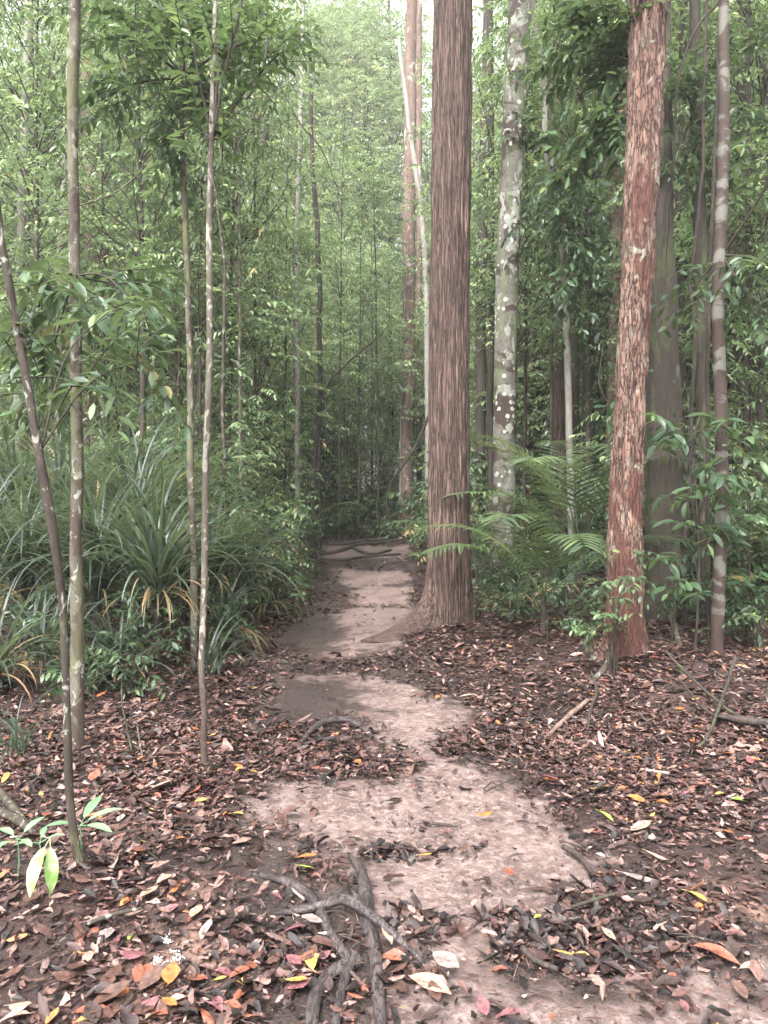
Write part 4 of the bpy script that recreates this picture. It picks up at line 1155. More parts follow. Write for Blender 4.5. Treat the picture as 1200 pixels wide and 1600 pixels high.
SP = [
    (245, 1062, 6.9, 110, 1.15, .62, 'strap leaved plant on a short shaggy stem left of the mottled stem'),
    (150, 1040, 7.4, 120, 1.5, .5, 'big arching strap leaved plant behind the pale mossy stem'),
    (40, 1000, 7.9, 120, 1.5, .45, 'big arching strap leaved plant toward the left edge'),
    (-40, 1020, 7.0, 90, 1.35, .3, 'strap leaved plant cut by the left edge of the picture'),
    (215, 950, 8.6, 120, 1.55, .6, 'tall strap leaved plant behind the short shaggy stemmed one'),
    (330, 960, 8.6, 110, 1.3, .35, 'strap leaved plant right of the mottled stem near the trail bank'),
    (100, 930, 9.2, 120, 1.7, .7, 'tallest strap leaved plant rising behind the left stems'),
    (375, 925, 9.6, 80, 1.1, .2, 'smaller strap leaved plant close to the trail bank'),
    (20, 920, 9.8, 110, 1.6, .8, 'high strap leaved plant far behind the left edge stems'),
    (290, 925, 10.2, 110, 1.5, .6, 'hindmost strap leaved plant between the mottled stem and shrubs'),
]
for k, (px, py, d, n, L, st, lab) in enumerate(SP):
    strap_plant(px, py, d, int(n * 1.5), L * 1.3, lab, 500 + k, stem=st + (.25 if k > 2 else 0))
strap_plant(30, 1190, 4.4, 34, .5, 'small grassy tuft on the litter left of the leaning sapling', 530, lw=.012, name='grass_tuft')
strap_plant(330, 1000, 6.6, 30, .75, 'small tuft of broad strap leaves just right of the mottled stem', 531, lw=.022)
strap_plant(876, 960, 9.0, 60, .8, 'drooping strap leaved tuft low between lichen tree and red tree', 532, stem=.35, lw=.022)

for k, (px, d, n, L, st, lab) in enumerate([
    (60, 6.2, 70, 1.0, .1, 'low arching strap leaved plant at the front left behind the leaning sapling'), (185, 6.3, 60, .8, .05, 'short strap leaved plant just right of the pale stem'),
    (-10, 5.6, 60, .9, .1, 'strap leaved plant nearest the camera at the left edge'), (355, 8.0, 60, .95, .15, 'strap leaved plant hanging toward the black arching root'),
    (130, 5.7, 40, .55, .0, 'small strap leaved plant between the two left stems'), (420, 10.6, 60, 1.0, .15, 'strap leaved plant mixed with the left bank bushes'),
    (800, 9.6, 50, .8, .2, 'strap leaved plant at the foot of the lichen tree'), (1150, 8.2, 50, .8, .1, 'strap leaved plant under the saplings at the right edge')]):
    strap_plant(px, 0, d, n, L, lab, 540 + k, stem=st, lw=.022)

# ------------------------------------------------------------------ palms
def palm(px, depth, specs, label, seed, tint=.5, stem=.3, leaf=.42, lw=.024, sag=.35):
    rg = np.random.default_rng(seed)
    x = (px - 600) / F * depth
    z = float(ground_h(x, depth))
    o = thing('palm', label, 'palm', (x, depth, z))
    ms = M(); tube(ms, [(x, depth, z - .1, .05), (x, depth, z + stem, .035)], seg=8, step=.05, rough=.3)
    part_mesh(o, 'stem', ms, B_DARK)
    for az, el, L, curl, tn in specs:
        ml, mr = M(), M()
        frond(ml, mr, rg, (x, depth, z + stem), R(az), R(el), L, curl, nleaf=int(13 + 6.5 * L), leaf=leaf, lw=lw, tint=tn, sag=sag, bare=.22)
        f = part_mesh(o, 'frond', ml, F_PALM)
        rr = put('stalk', mr.mesh('stalk', F_PALM, tuple(o.location)), f)
    return o
palm(905, 9.6, [(188, 72, 2.7, 1.7, .75), (150, 76, 2.7, 1.6, .6), (20, 66, 2.4, 1.4, .5), (240, 58, 2.4, 1.3, .6), (300, 66, 2.3, 1.6, .45), (90, 75, 2.5, 1.4, .5), (212, 40, 2.2, .9, .65), (270, 74, 2.5, 1.9, .5), (340, 45, 2.2, 1.0, .5), (170, 50, 2.2, 1.2, .5)],
     'feathery palm with arching yellow green frond between lichen tree and red tree', 601, leaf=.52, lw=.030, stem=.75)
palm(850, 8.2, [(180, 62, 1.7, 1.4, .7), (210, 48, 1.7, 1.2, .65), (330, 52, 1.7, 1.2, .5), (15, 42, 1.7, .9, .5), (275, 66, 1.6, 1.7, .6), (240, 70, 1.8, 1.6, .6)],
     'lower feathery palm with drooping leaflets in front of the taller palm', 602, leaf=.44, lw=.028, stem=.35)
palm(745, 12.2, [(200, 60, 1.9, 1.4, .6), (340, 60, 1.8, 1.4, .6), (270, 65, 1.7, 1.5, .5), (100, 60, 1.7, 1.1, .5), (10, 40, 1.6, 1., .5)],
     'palm glimpsed between the largest tree and the lichen tree', 603)
palm(955, 12.5, [(190, 60, 2.1, 1.2, .45), (230, 50, 2.2, 1.3, .4), (330, 60, 2.1, 1.3, .4), (120, 66, 2.3, 1.2, .5), (270, 70, 2., 1.5, .5)],
     'darker palm partly hidden behind the red tree', 604)
palm(170, 10.6, [(10, 62, 2.6, 1.3, .6), (340, 50, 2.5, 1.2, .55), (180, 60, 2.5, 1.3, .55), (300, 66, 2.4, 1.5, .6), (60, 70, 2.7, 1.0, .5), (215, 50, 2.4, 1.2, .5), (140, 66, 2.4, 1.2, .5)],
     'feathery palm rising above the strap leaved plants at the left', 605, stem=1.0, leaf=.5, lw=.028)
palm(40, 12.5, [(10, 55, 2.4, 1.2, .55), (340, 60, 2.5, 1.3, .5), (180, 60, 2.5, 1.3, .5), (290, 66, 2.4, 1.5, .6), (80, 70, 2.5, 1.0, .5)],
     'feathery palm behind strap leaves near the left edge', 606, stem=.9, leaf=.5)
palm(480, 15.5, [(350, 58, 1.5, 1.6, .65), (20, 40, 1.3, 1.2, .6), (190, 60, 1.3, 1.2, .5)], 'small palm with one pale frond hanging over the far left trail edge', 607, leaf=.3, stem=.8)
palm(1180, 9.5, [(190, 40, 1.9, 1.1, .6), (230, 55, 1.9, 1.3, .6), (160, 60, 1.9, 1.2, .5), (280, 50, 1.7, 1.2, .5)], 'palm at the right edge behind the banded trunk', 608, leaf=.4)

# fan leaved seedling by the left bank
def fan_plant(px, py, label, seed, L=.32, n=3):
    rg = np.random.default_rng(seed)
    g = G([px], [py])[0]
    o = thing('fan_palm_seedling', label, 'plant', tuple(g))
    ms = M()
    for k in range(n):
        a = R([200, 330, 20, 100][k]); tip = g + np.array([math.cos(a) * .32, math.sin(a) * .32, .26 + .05 * k])
        tube(ms, [(*g, .005), (*(g * .5 + tip * .5 + [0, 0, .08]), .004), (*tip, .003)], seg=5, step=.05)
        ml = M()
        m_ = 11
        an = np.linspace(-1.5, 1.5, m_) + a
        D = np.stack([np.cos(an), np.sin(an), np.full(m_, -.15)], -1)
        leaves(ml, np.repeat(tip[None], m_, 0), D, np.repeat([[0, 0, 1.]], m_, 0), L * rg.uniform(.85, 1.1, m_), .035, .9, bend=.25, fold=.4, fine=True)
        part_mesh(o, 'leaf', ml, F_PALM)
    part_mesh(o, 'stem', ms, F_PALM)
fan_plant(380, 955, 'fan leaved seedling with bright star of leaflets on the left bank', 620)
fan_plant(440, 925, 'second fan leaved seedling lower beside the far left bank', 621, n=2)

# ------------------------------------------------------------------ leafy bushes and broad leaved saplings
def bush(name, px, depth, h, rad, ncl, nsp, L, nl, ll, lw, mat, label, seed, fine=True, tintmu=.5, low=.15, droop=.3, zoff=0, cat='shrub'):
    rg = np.random.default_rng(seed)
    x = (px - 600) / F * depth
    z = float(ground_h(x, depth))
    o = thing(name, label, cat, (x, depth, z))
    mb, ml = M(), M()
    P, D = [], []
    if cat == 'sapling':
        tube(mb, [(x + .04 * math.sin(q * 2), depth, z + q, .012 * (1.15 - q / h)) for q in np.linspace(-.05, h, 7)], seg=8, step=.05, rough=.2)
    for c in range(ncl):
        a = rg.uniform(0, 6.28); rr = rad * math.sqrt(rg.random()); zz = low + (h - low) * rg.random()
        cc = np.array([x + math.cos(a) * rr, depth + math.sin(a) * rr, z + zz])
        b0 = np.array([x + rg.normal(0, .03), depth + rg.normal(0, .03), z - .03])
        if cat == 'sapling':
            b0 = np.array([x + .04 * math.sin(zz * 2), depth, z + max(0, zz - rr * .8 - .1)])
        mid = b0 * .5 + cc * .5 + [-(cc[0] - x) * .2, 0, .1 * h]
        tube(mb, [(*b0, .005), (*mid, .0035), (*cc, .002)], seg=5, step=.12, cap=False, wig=.03, seed=seed + c)
        out = np.array([math.cos(a), math.sin(a), .25])
        P.append(np.repeat(cc[None], nsp, 0) + rg.normal(0, L * .18, (nsp, 3)))
        D.append(nrm(out * .6 + rg.normal(0, .6, (nsp, 3)) * [1, 1, .5]))
    P, D = np.vstack(P), np.vstack(D)
    n = len(P)
    tint = np.clip(rg.normal(tintmu, .15, (n, 1)) + rg.normal(0, .12, (n, nl)), 0, .96)
    sprays(ml, rg, P, D, rg.uniform(.6, 1.2, n) * L, nl, ll, lw, droop=droop, fine=fine, tint=tint, twig=mb, lean=.4)
    part_mesh(o, 'stem', mb, B_DARK); part_mesh(o, 'foliage', ml, mat)
    return o
bush('shrub', 958, 6.25, 1.05, .26, 12, 3, .2, 7, .085, .034, F_GLOSS, 'small glossy leaved shrub in front of the red tree foot', 700, tintmu=.6, low=.35)
bush('shrub', 945, 7.0, .7, .25, 6, 3, .2, 6, .09, .034, F_GLOSS, 'low shrub just behind the glossy shrub left of the red tree', 701, tintmu=.5)
bush('shrub', 385, 10.6, 1.6, .7, 28, 5, .32, 9, .11, .05, F_GLOSS, 'dense bush with light green leaves on the left bank of the trail', 702, tintmu=.62)
bush('shrub', 425, 12.2, 1.7, .6, 26, 5, .34, 9, .12, .05, F_GLOSS, 'rounded bush leaning over the trail beyond the left bank', 703, tintmu=.58)
bush('shrub', 330, 12.5, 2.1, .8, 26, 5, .34, 9, .12, .05, F_GLOSS, 'taller bush behind the left bank bushes', 704, tintmu=.5)
bush('shrub', 455, 14, 1.2, .5, 16, 4, .32, 8, .12, .05, F_GLOSS, 'far small bush at the left side of the trail', 705, tintmu=.5)
bush('sapling', 1085, 6.6, 2.1, .35, 17, 2, .36, 7, .19, .062, F_GLOSS, 'sapling with long drooping glossy leaves before the mossy trunk', 706, tintmu=.5, low=.6, droop=.35, cat='sapling')
bush('sapling', 1165, 7.4, 1.6, .5, 20, 3, .36, 7, .17, .055, F_GLOSS, 'broad leaved sapling right of the banded trunk', 707, tintmu=.55, low=.25, cat='sapling')
bush('sapling', 1050, 7.3, 2.6, .25, 9, 2, .36, 6, .19, .07, F_GLOSS, 'tall thin sapling with large dark leaves across the mossy trunk', 708, tintmu=.4, low=1.1, cat='sapling')
bush('shrub', 1160, 9.3, 1.5, .8, 26, 4, .34, 8, .15, .05, F_BRIGHT, 'lighter green shrub behind the saplings at the right edge', 709, tintmu=.5)
bush('shrub', 770, 10.4, 1.1, .5, 18, 4, .3, 8, .1, .04, F_GLOSS, 'shrub at the foot of the lichen tree', 710, tintmu=.5)
bush('shrub', 830, 9.6, .9, .5, 16, 4, .28, 8, .09, .034, F_GLOSS, 'low shrub right of the lichen tree foot', 711, tintmu=.45)
bush('shrub', 745, 9.4, .35, .22, 6, 2, .16, 6, .09, .035, F_GLOSS, 'tiny seedling cluster beside the largest tree', 712, tintmu=.5, low=.05)
bush('shrub', 700, 14.5, 1.4, .7, 20, 4, .34, 8, .11, .045, F_GLOSS, 'shrub showing left and behind the largest tree', 713, tintmu=.6)
bush('shrub', 170, 6.7, .7, .5, 14, 4, .26, 8, .10, .028, F_GLOSS, 'low leafy undergrowth shrub behind the pale mossy stem foot', 714, tintmu=.5)
bush('shrub', 40, 6.9, .6, .5, 12, 4, .26, 8, .10, .028, F_GLOSS, 'low leafy shrub near the left edge under strap leaves', 715, tintmu=.4)
bush('shrub', 560, 23.5, 1.0, .8, 18, 4, .34, 8, .13, .05, F_BRIGHT, 'light green shrub closing the far end of the trail', 716, tintmu=.5)
bush('shrub', 620, 22.5, .6, .5, 12, 4, .3, 8, .13, .05, F_BRIGHT, 'low light shrub at the far right end of the trail', 717, tintmu=.5)
bush('shrub', 870, 12, 1.2, .8, 16, 4, .34, 8, .11, .042, F_GLOSS, 'dark bush under the palm fronds', 718, tintmu=.35)
bush('shrub', 1010, 11, 2.2, .6, 26, 4, .4, 8, .14, .05, F_GLOSS, 'bush between the red tree and the mossy trunk', 719, tintmu=.4)

for k, (px, d, h, r_, lab) in enumerate([
    (60, 5.7, .5, .45, 'low dark leafy plant between the left edge and the pale stem'), (215, 6.0, .45, .35, 'low dark leafy plant left of the mottled stem'),
    (800, 8.6, .55, .4, 'low dark leafy plant in front of the lichen tree'), (900, 8.0, .5, .4, 'low dark leafy plant left behind the red tree'),
    (1110, 8.2, .6, .5, 'low leafy plant behind the banded trunk foot'), (1185, 7.0, .6, .4, 'low leafy plant at the right edge beside the banded trunk'),
    (1030, 9.6, .8, .5, 'leafy plant behind the mossy trunk foot'), (130, 7.6, 1.0, .6, 'leafy plant filling under the tall strap leaves'), (300, 7.6, .7, .5, 'leafy plant filling behind the mottled stem')]):
    bush('undergrowth_plant', px, d, h, r_, 14, 4, .24, 8, .09, .03, F_GLOSS, lab, 740 + k, tintmu=.42, low=.08, cat='plant')

# seedlings near the camera
def seedling(px, py, lvs, mat_, label, seed, h=.14):
    rg = np.random.default_rng(seed)
    g = G([px], [py])[0]
    o = thing('seedling', label, 'plant', tuple(g))
    ms = M(); top = g + [0, 0, h]
    tube(ms, [(*g, .004), (*(g + [.005, 0, h * .5]), .0035), (*top, .0025)], seg=6, step=.02)
    for az, el, L, w, bend in lvs:
        D = np.array([[math.cos(R(az)) * math.cos(R(el)), math.sin(R(az)) * math.cos(R(el)), math.sin(R(el))]])
        st = top + D[0] * .03
        tube(ms, [(*top, .002), (*st, .0018)], seg=4, step=.02)
        ml = M(); leaves(ml, st[None], D, np.array([[-D[0, 0] * .3, -D[0, 1] * .3, 1.]]), np.array([L]), np.array([w]), .6, bend=bend, fold=.2, fine=True)
        part_mesh(o, 'leaf', ml, mat_)
    part_mesh(o, 'stem', ms, mat_)
def blotched():
    t = NT('bleached_leaf')
    n = t.noise(t.map((16, 16, 16)), 1, 4, .6)
    col = t.mix(t.ramp(n, [(.42, 0.), (.56, 1.)]), (.10, .19, .04), (.24, .25, .15))
    s_ = t.noise(t.map((35, 35, 35)), 1, 2)
    col = t.mix(t.ramp(s_, [(.66, 0.), (.7, 1.)]), col, (.25, .12, .06))
    return t.done(t.bsdf(col, .35, .5))
MBL = blotched()
F_BLUE = foliage('bluish_leaves', [(0, (.08, .16, .08)), (1, (.18, .30, .16))], .3, .6, .2)
seedling(78, 1402, [(250, -42, .17, .060, .4), (300, -55, .16, .050, .35), (150, -5, .06, .03, .3)], MBL, 'foreground seedling with two big bleached yellow green leaves hanging down', 801, h=.22)
seedling(125, 1345, [(20, 30, .14, .05, .3), (75, 40, .13, .045, .3), (345, 10, .12, .045, .3), (200, 20, .1, .04, .3)], F_BLUE, 'seedling with four pale bluish leaves around the leaning sapling', 802, h=.14)
seedling(28, 1375, [(150, 20, .10, .035, .3), (60, 35, .10, .035, .3), (320, 15, .09, .03, .3), (240, 10, .08, .03, .3)], F_BLUE, 'little bluish seedling near the left edge in the foreground', 803, h=.16)
seedling(62, 1348, [(100, 30, .07, .025, .3), (20, 25, .07, .025, .3), (200, 15, .07, .025, .3)], F_BLUE, 'little seedling between the left edge seedling and the sapling', 804, h=.08)
seedling(740, 968, [(200, 10, .16, .05, .3), (320, 15, .16, .05, .3), (80, 30, .12, .04, .3), (260, -5, .13, .04, .3)], F_BLUE, 'pale seedling at the right foot of the largest tree', 805, h=.12)
seedling(855, 1000, [(200, 20, .1, .03, .3), (330, 15, .1, .03, .3), (80, 30, .09, .03, .3)], F_BRIGHT, 'bright green two leaved seedling in front of the palms', 806, h=.16)

# ------------------------------------------------------------------ roots
def root(pts, label, name='tree_root', seed=1, mat_=None, lift=.3, wig=.01, cat='root', cross=None, group=None):
    P = G([p[0] for p in pts], [p[1] for p in pts])
    rows = []
    for (px, py, w, *up), g in zip(pts, P):
        r = w * g[1] / F * .38
        u = up[0] if up else 0
        rows.append((g[0], g[1], g[2] + r * .25 + u, r))
    o3 = P[len(P) // 2]
    m = M()
    tube(m, rows, seg=18, step=.018 if P[0][1] < 5 else .05, rough=.34, wig=wig, seed=seed)
    o = put(name, m.mesh(name, mat_ or B_ROOT, tuple(o3)), None, tuple(o3))
    tag(o, label, cat, group)
    return o
root([(542, 1326, 5, -.02), (550, 1340, 12, -.012), (562, 1360, 20), (570, 1400, 25), (574, 1440, 26), (586, 1500, 25), (590, 1560, 24), (596, 1625, 22)], 'thickest straight dark root running down the middle bottom of the trail', seed=1)
root([(420, 1424, 4, -.02), (440, 1424, 9, -.008), (470, 1426, 16, .005), (505, 1424, 17, .02), (535, 1420, 20, .03), (565, 1438, 20, .04), (600, 1462, 18, .03), (632, 1480, 13, .005), (655, 1494, 9, -.012), (670, 1504, 5, -.03)], 'dark wavy root crossing over the other roots near the bottom', seed=2)
root([(385, 1358, 5, -.02), (405, 1364, 11, -.01), (440, 1376, 18), (475, 1394, 20), (495, 1415, 22), (512, 1450, 20), (530, 1480, 22), (548, 1505, 26)], 'reddish dark root coming from the upper left toward the forked roots', seed=3)
root([(560, 1500, 24), (520, 1520, 24), (497, 1548, 26), (488, 1580, 28), (484, 1630, 28)], 'left prong of the forked roots at the bottom edge', seed=4)
root([(556, 1498, 24), (540, 1530, 20), (530, 1570, 19), (518, 1630, 18)], 'middle prong of the forked roots at the bottom edge', seed=5)
root([(470, 1160, 8, -.01), (490, 1142, 12, .01), (515, 1132, 14, .02), (545, 1132, 13, .02), (570, 1142, 12, .005), (586, 1155, 9, -.02)], 'curved dark root arching over sand in the middle of the trail', seed=6)
root([(472, 1162, 7, -.01), (500, 1158, 9), (530, 1154, 8), (552, 1158, 7, -.01)], 'thin lower root below the arching root in mid trail', seed=7)
root([(330, 1010, 22, .02), (355, 1012, 20, .05), (385, 1022, 18, .02), (415, 1048, 12, -.01)], 'thick black root arching from the bank at the left of the trail', seed=8, mat_=B_DARK)
FR = [([(500, 868, 8), (530, 862, 9), (560, 852, 8), (600, 848, 7), (640, 842, 6)], 'longest far root snaking across the trail'),
      ([(510, 852, 8), (550, 850, 9, .02), (590, 846, 9, .02), (625, 838, 6)], 'upper far root across the trail'),
      ([(495, 872, 6), (530, 876, 7), (570, 871, 7), (625, 866, 5)], 'lowest far root across the trail'),
      ([(540, 846, 5), (555, 858, 6), (580, 866, 6), (610, 860, 5)], 'short far root linking the longer ones')]
for k, (p, l) in enumerate(FR):
    root(p, l, seed=20 + k, wig=.05)
root([(625, 1004, 20, .0), (640, 998, 26, .02), (660, 990, 34, .04)], 'pale flank root of the largest tree reaching onto the trail', seed=30, mat_=B_GREY, wig=.0) if False else None

# ------------------------------------------------------------------ liana and hanging branches
def vine(pts, label, r, seed, mat_=B_DARK, name='liana', cat='vine'):
    rows = [(*W(a, b, c), r) for a, b, c in pts]
    rows[-1] = (*rows[-1][:3], r * .4)
    m = M(); tube(m, rows, seg=8, step=.05, rough=.15, wig=.02, seed=seed)
    o3 = rows[0][:3]
    tag(put(name, m.mesh(name, mat_, o3), None, o3), label, cat)
vine([(645, 842, 17), (625, 835, 17), (610, 815, 17), (604, 785, 17), (612, 755, 17), (635, 720, 17), (650, 695, 17), (668, 655, 17), (690, 600, 17)], 'dark curved liana beside the far end of the trail', .03, 1)
vine([(420, 60, 5.6), (414, 95, 5.6), (395, 140, 5.6), (372, 170, 5.6), (352, 212, 5.5), (318, 218, 5.4)], 'dark crooked twig hanging among bright leaves at the upper left', .012, 2, name='hanging_branch', cat='branch')
vine([(418, 95, 6.2), (440, 140, 6.2), (470, 195, 6.2), (500, 230, 6.3), (530, 300, 6.4)], 'thin dark twig trailing down right of the crooked twig', .005, 3, name='hanging_branch', cat='branch')
vine([(1170, -60, 7.5), (1125, 0, 7.5), (1085, 50, 7.5), (1060, 130, 7.5), (1052, 240, 7.6), (1040, 420, 7.9)], 'dark vine slanting down beside the top of the red tree', .012, 4)
vine([(85, 330, 6), (120, 322, 6), (180, 300, 6), (225, 262, 6), (238, 240, 6)], 'pale bent twig crossing behind the pale stem near the top left', .006, 5, mat_=B_PALE, name='hanging_branch', cat='branch')
vine([(945, 530, 9), (936, 590, 9), (940, 610, 9), (955, 640, 9)], 'short dark looped vine left of the red tree', .012, 6)

# ------------------------------------------------------------------ sticks lying on the litter
def stick(pts, label, seed, mat_=B_DARK, name='stick', up=.02, group=None):
    P = G([p[0] for p in pts], [p[1] for p in pts])
    rows = []
    for (px, py, w, *u), g in zip(pts, P):
        rows.append((g[0], g[1], g[2] + up + (u[0] if u else 0), w * g[1] / F * .5))
    m = M(); tube(m, rows, seg=8, step=.03, rough=.2, wig=.012, seed=seed)
    o3 = tuple(P[0])
    tag(put(name, m.mesh(name, mat_, o3), None, o3), label, 'stick', group)
stick([(852, 1158, 5), (880, 1132, 8, .01), (918, 1102, 7, .02)], 'thick pinkish rotten stick lying left of the red tree', 1, B_PINK)
stick([(918, 1150, 4), (922, 1120, 5, .02), (932, 1092, 5, .04), (925, 1070, 4, .08)], 'crooked dark twig standing beside the pinkish stick', 2, B_DARK)
stick([(1000, 1208, 6), (1045, 1213, 5)], 'short whitish twig on the litter at the right', 3, B_WHITE)
stick([(1040, 1040, 4, .1), (1080, 1080, 5, .08), (1120, 1110, 5, .05), (1150, 1125, 5, .02), (1230, 1150, 5)], 'long thin branch lying across litter at the right edge', 4, B_GREY)
stick([(1060, 1085, 3, .1), (1110, 1130, 4, .05), (1180, 1135, 4, .02)], 'thin dark branch crossing below the long branch at the right', 5, B_DARK)
stick([(1150, 1060, 5, .15), (1110, 1150, 5, .02), (1080, 1180, 4)], 'forked grey branch under the long right branch', 6, B_GREY)
stick([(1120, 1128, 10, .02), (1170, 1138, 12, .03), (1230, 1142, 12, .02)], 'thick black log end at the right edge', 7, B_DARK)
stick([(-20, 1225, 14, .0), (15, 1262, 14, .0), (45, 1300, 10, -.01)], 'reddish rotten log at the left edge', 8, B_STEM, name='log')
stick([(0, 1275, 14, .0), (25, 1290, 14, .01), (55, 1310, 10, .0)], 'smaller broken log under the reddish rotten log', 9, B_STEM, name='log')
stick([(190, 1085, 2, .12), (192, 1120, 3, .06), (205, 1180, 3)], 'thin pale twig standing on the litter right of the pale stem', 10, B_GREY)
stick([(214, 1142, 2, .04), (225, 1195, 3)], 'short pale twig leaning right of the thin pale twig', 11, B_PALE)
stick([(130, 1455, 5), (170, 1448, 7, .02), (218, 1440, 5, .03)], 'brown twig lying at the foot of the leaning sapling', 12, B_STEM)
stick([(155, 1312, 8), (185, 1310, 9), (215, 1304, 7)], 'short dark stick on the litter right of the leaning sapling', 13, B_DARK)
stick([(449, 1389, 4), (475, 1410, 5)], 'bright white twig lying between roots left of the crossing root', 14, B_WHITE, up=.012)
stick([(675, 1288, 5), (700, 1292, 5), (715, 1294, 3)], 'small dark twig on the bare sand', 15, B_DARK, up=.006)
stick([(10, 1020, 4, .5), (60, 1000, 5, .75), (95, 985, 5, .85)], 'straight dead brown branch leaning under the left strap leaves', 16, B_STEM)
stick([(880, 1330, 9), (905, 1345, 9), (925, 1372, 8)], 'dark bent stick beside litter right of the sand', 17, B_DARK)
stick([(815, 1490, 10), (835, 1510, 9), (870, 1524, 8)], 'dark wet stick on the dark leaf heap', 18, B_DARK)
stick([(895, 1425, 6), (960, 1405, 6), (1010, 1400, 5)], 'pale slim stick above the dark leaf heap', 19, B_GREY)
rg = np.random.default_rng(77)
for k in range(46):
    px = rg.choice([rg.uniform(20, 560), rg.uniform(760, 1190)]); py = rg.uniform(1080, 1580)
    a = rg.uniform(-.6, .6); L = rg.uniform(25, 80) * (py - 800) / 600
    side = 'left' if px < 600 else 'right'
    stick([(px - L * math.cos(a) / 2, py - L * math.sin(a) / 2, 1.6), (px + rg.normal(0, 4), py + rg.normal(0, 3), 2.6, .006), (px + L * math.cos(a) / 2, py + L * math.sin(a) / 2, 1.4)],
          f'thin dead twig strewn on the litter {side} of the trail', 60 + k, [B_DARK, B_STEM, B_GREY][k % 3], name='twig', up=.014, group=f'thin twigs on the litter {side} of the trail')
# flat grey root plates at the foot of the red tree
root([(918, 1075, 7), (930, 1062, 10, .01), (946, 1050, 13, .04), (960, 1035, 14, .12)], 'pale buttress root spreading left from the red tree', seed=31, mat_=B_PALE, wig=.01)
root([(1062, 1010, 10), (1052, 985, 12, .08), (1045, 960, 12, .22)], 'slim pale root running up the mossy trunk', seed=32, mat_=B_PALE, wig=.01)

# ------------------------------------------------------------------ dark wet leaf heaps on the sand (uncountable)
def heap(cx, cy, rx, ry, n, seed):
    rg = np.random.default_rng(seed)
    m = M()
    a = rg.uniform(0, 6.28, n); r = np.sqrt(rg.random(n))
    x = cx + np.cos(a) * r * rx * (1 + .3 * np.sin(3 * a + seed)); y = cy + np.sin(a) * r * ry * (1 + .3 * np.cos(2 * a + seed))
    q = ~near_root(x, y, .05); x, y, r = x[q], y[q], r[q]; n = len(x)
    P = np.stack([x, y, ground_h(x, y) - .01 + rg.random(n) * .03 * (1.1 - r)], -1)
    az = rg.uniform(0, 6.28, n)
    D = np.stack([np.cos(az), np.sin(az), rg.normal(0, .25, n)], -1)
    N = nrm(np.stack([rg.normal(0, .4, n), rg.normal(0, .4, n), np.ones(n)], -1))
    L = rg.uniform(.03, .075, n)
    t = np.where(rg.random(n) < .72, rg.uniform(0, .3, n), rg.uniform(.3, .8, n))
    leaves(m, P, D, N, L, L * rg.uniform(.3, .6, n), t, bend=rg.normal(.1, .3, n), fold=rg.normal(.1, .5, n), fine=True, jit=.5)
    return m
HEAPS = [(870, 1470, .28, .20, 620, 'large heap of dark wet leaves at the lower right of the sand'), (620, 1330, .17, .07, 110, 'small heap of dark wet leaves in the middle of the sand'),
         (520, 1195, .26, .14, 150, 'tongue of dark wet leaves reaching from the left below the arching root'), (785, 1172, .34, .22, 300, 'tongue of dark leaves reaching in from the right above the sand'),
         (575, 1040, .80, .15, 260, 'band of fallen leaves lying across the trail'), (480, 1480, .28, .3, 420, 'dark wet leaves packed left of the forked roots'),
         (1000, 1420, .34, .25, 380, 'dark wet leaves behind the large leaf heap at the right'), (645, 1440, .14, .12, 120, 'dark leaves trapped in the angle of the crossing roots')]
for k, (px, py, rx, ry, n, lab) in enumerate(HEAPS):
    g = G([px], [py])[0]
    o = put('wet_leaves', heap(g[0], g[1], rx, ry, n, 900 + k).mesh('wet_leaves', MLIT, tuple(g)), None, tuple(g))
    tag(o, lab, 'wet leaves', kind='stuff')

# white crumbs at the bottom left
def crumbs():
    rg = np.random.default_rng(3)
    m = M()
    for (px, py, n) in ((245, 1502, 60), (262, 1510, 60), (278, 1500, 50), (275, 1488, 35), (262, 1474, 35), (255, 1466, 20)):
        g = G([px], [py])[0]
        for k in range(n):
            c = g + np.array([rg.normal(0, .009), rg.normal(0, .008), rg.uniform(0, .012)])
            r = rg.uniform(.0015, .004)
            v = nrm(rg.normal(0, 1, (8, 3))) * r
            v = np.array([[-1, -1, -1], [1, -1, -1], [1, 1, -1], [-1, 1, -1], [-1, -1, 1], [1, -1, 1], [1, 1, 1], [-1, 1, 1]]) * r * .6 + v * .5
            m.add(v + c, [[0, 3, 2, 1], [4, 5, 6, 7], [0, 1, 5, 4], [1, 2, 6, 5], [2, 3, 7, 6], [3, 0, 4, 7]])
    t = NT('white_crumb')
    n = t.noise(t.map((90, 90, 90)), 1, 3)
    return m.mesh('white_crumbs', t.done(t.bsdf(t.ramp(n, [(.3, (.3, .26, .25)), (.6, (.55, .53, .52))]), .8, .2)), smooth=False)
tag(put('white_crumbs', crumbs()), 'white crumbly patch on the soil at the bottom left', 'crumbs', kind='stuff')

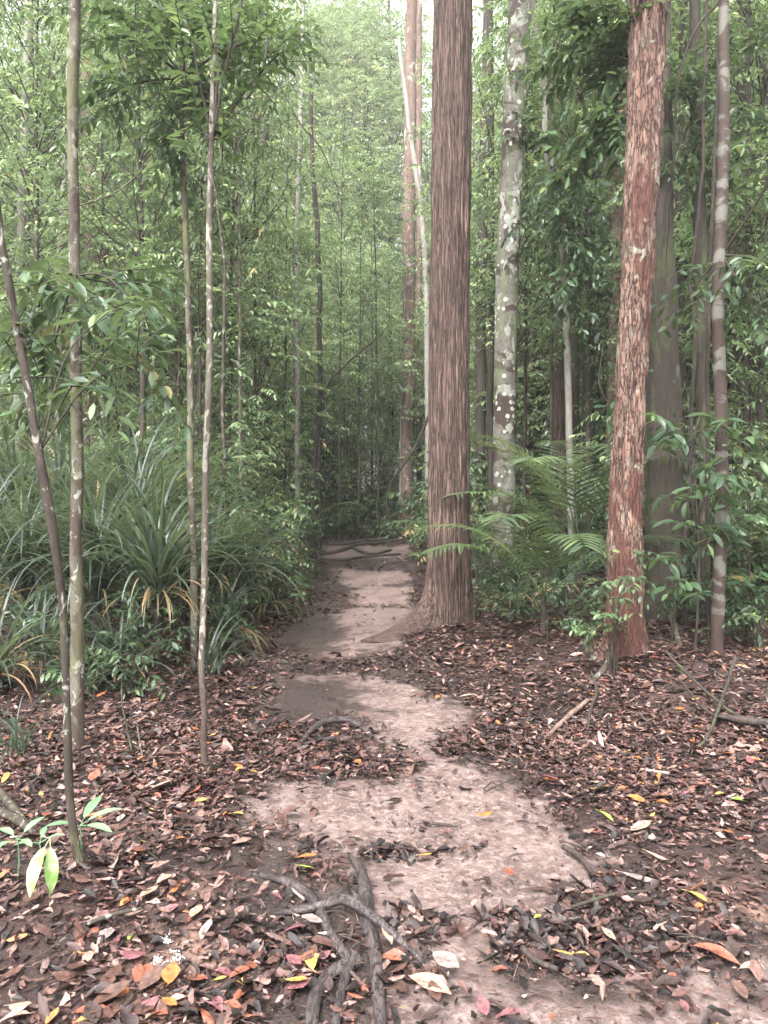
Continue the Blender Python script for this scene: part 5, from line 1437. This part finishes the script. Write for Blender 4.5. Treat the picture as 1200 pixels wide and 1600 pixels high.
# ------------------------------------------------------------------ mist in the air
HAZE = .0014
def haze():
    me = bpy.data.meshes.new('haze')
    x0, x1, y0, y1, z0, z1 = -112, 112, -42, 124, -1.6, 74
    v = [(x, y, z) for z in (z0, z1) for x, y in ((x0, y0), (x1, y0), (x1, y1), (x0, y1))]
    me.from_pydata(v, [], [(0, 3, 2, 1), (4, 5, 6, 7), (0, 1, 5, 4), (1, 2, 6, 5), (2, 3, 7, 6), (3, 0, 4, 7)])
    mat = bpy.data.materials.new('mist'); mat.use_nodes = True
    nt = mat.node_tree; nt.nodes.clear()
    o = nt.nodes.new('ShaderNodeOutputMaterial'); p = nt.nodes.new('ShaderNodeVolumePrincipled')
    p.inputs['Color'].default_value = (.97, .985, .97, 1)
    p.inputs['Density'].default_value = HAZE
    p.inputs['Anisotropy'].default_value = .3
    nt.links.new(p.outputs[0], o.inputs['Volume'])
    me.materials.append(mat)
    tag(put('haze', me), kind='stuff')

haze()

# ------------------------------------------------------------------ light, sky, camera
world = bpy.data.worlds.new('World'); bpy.context.scene.world = world
world.use_nodes = True
nt = world.node_tree
bg = nt.nodes['Background']
sky = nt.nodes.new('ShaderNodeTexSky'); sky.sky_type = 'NISHITA'; sky.sun_disc = False
EL, AZ = R(52), R(205)
sky.sun_elevation = EL; sky.sun_rotation = AZ
sky.air_density = 1.2; sky.dust_density = 6; sky.ozone_density = 1
hs = nt.nodes.new('ShaderNodeHueSaturation'); hs.inputs['Saturation'].default_value = .12
nt.links.new(sky.outputs[0], hs.inputs['Color']); nt.links.new(hs.outputs[0], bg.inputs[0])
bg.inputs[1].default_value = .15
sun = bpy.data.lights.new('sun', 'SUN'); sun.energy = 1.5; sun.angle = R(25); sun.color = (1, .97, .93)
so = bpy.data.objects.new('sun', sun); C.objects.link(so)
so.rotation_euler = (R(90) - EL, 0, -AZ + math.pi)   # high behind the camera, as the sky's sun

cam = bpy.data.cameras.new('camera'); cam.sensor_fit = 'VERTICAL'; cam.sensor_height = 36; cam.lens = 36 * F / 1600
cam.clip_end = 500; cam.clip_start = .05
co = bpy.data.objects.new('camera', cam); C.objects.link(co)
co.location = (0, 0, EYE); co.rotation_euler = (R(90), 0, 0)
sc = bpy.context.scene
sc.camera = co
sc.view_settings.view_transform = 'Standard'; sc.view_settings.look = 'None'; sc.view_settings.gamma = 1
sc.view_settings.exposure = 2.4
sc.render.engine = 'CYCLES'
sc.cycles.use_denoising = True
sc.cycles.max_bounces = 7; sc.cycles.diffuse_bounces = 4; sc.cycles.glossy_bounces = 2; sc.cycles.transmission_bounces = 3; sc.cycles.volume_bounces = 1
sc.cycles.sample_clamp_indirect = 6
sc.cycles.use_adaptive_sampling = True; sc.cycles.adaptive_threshold = .03
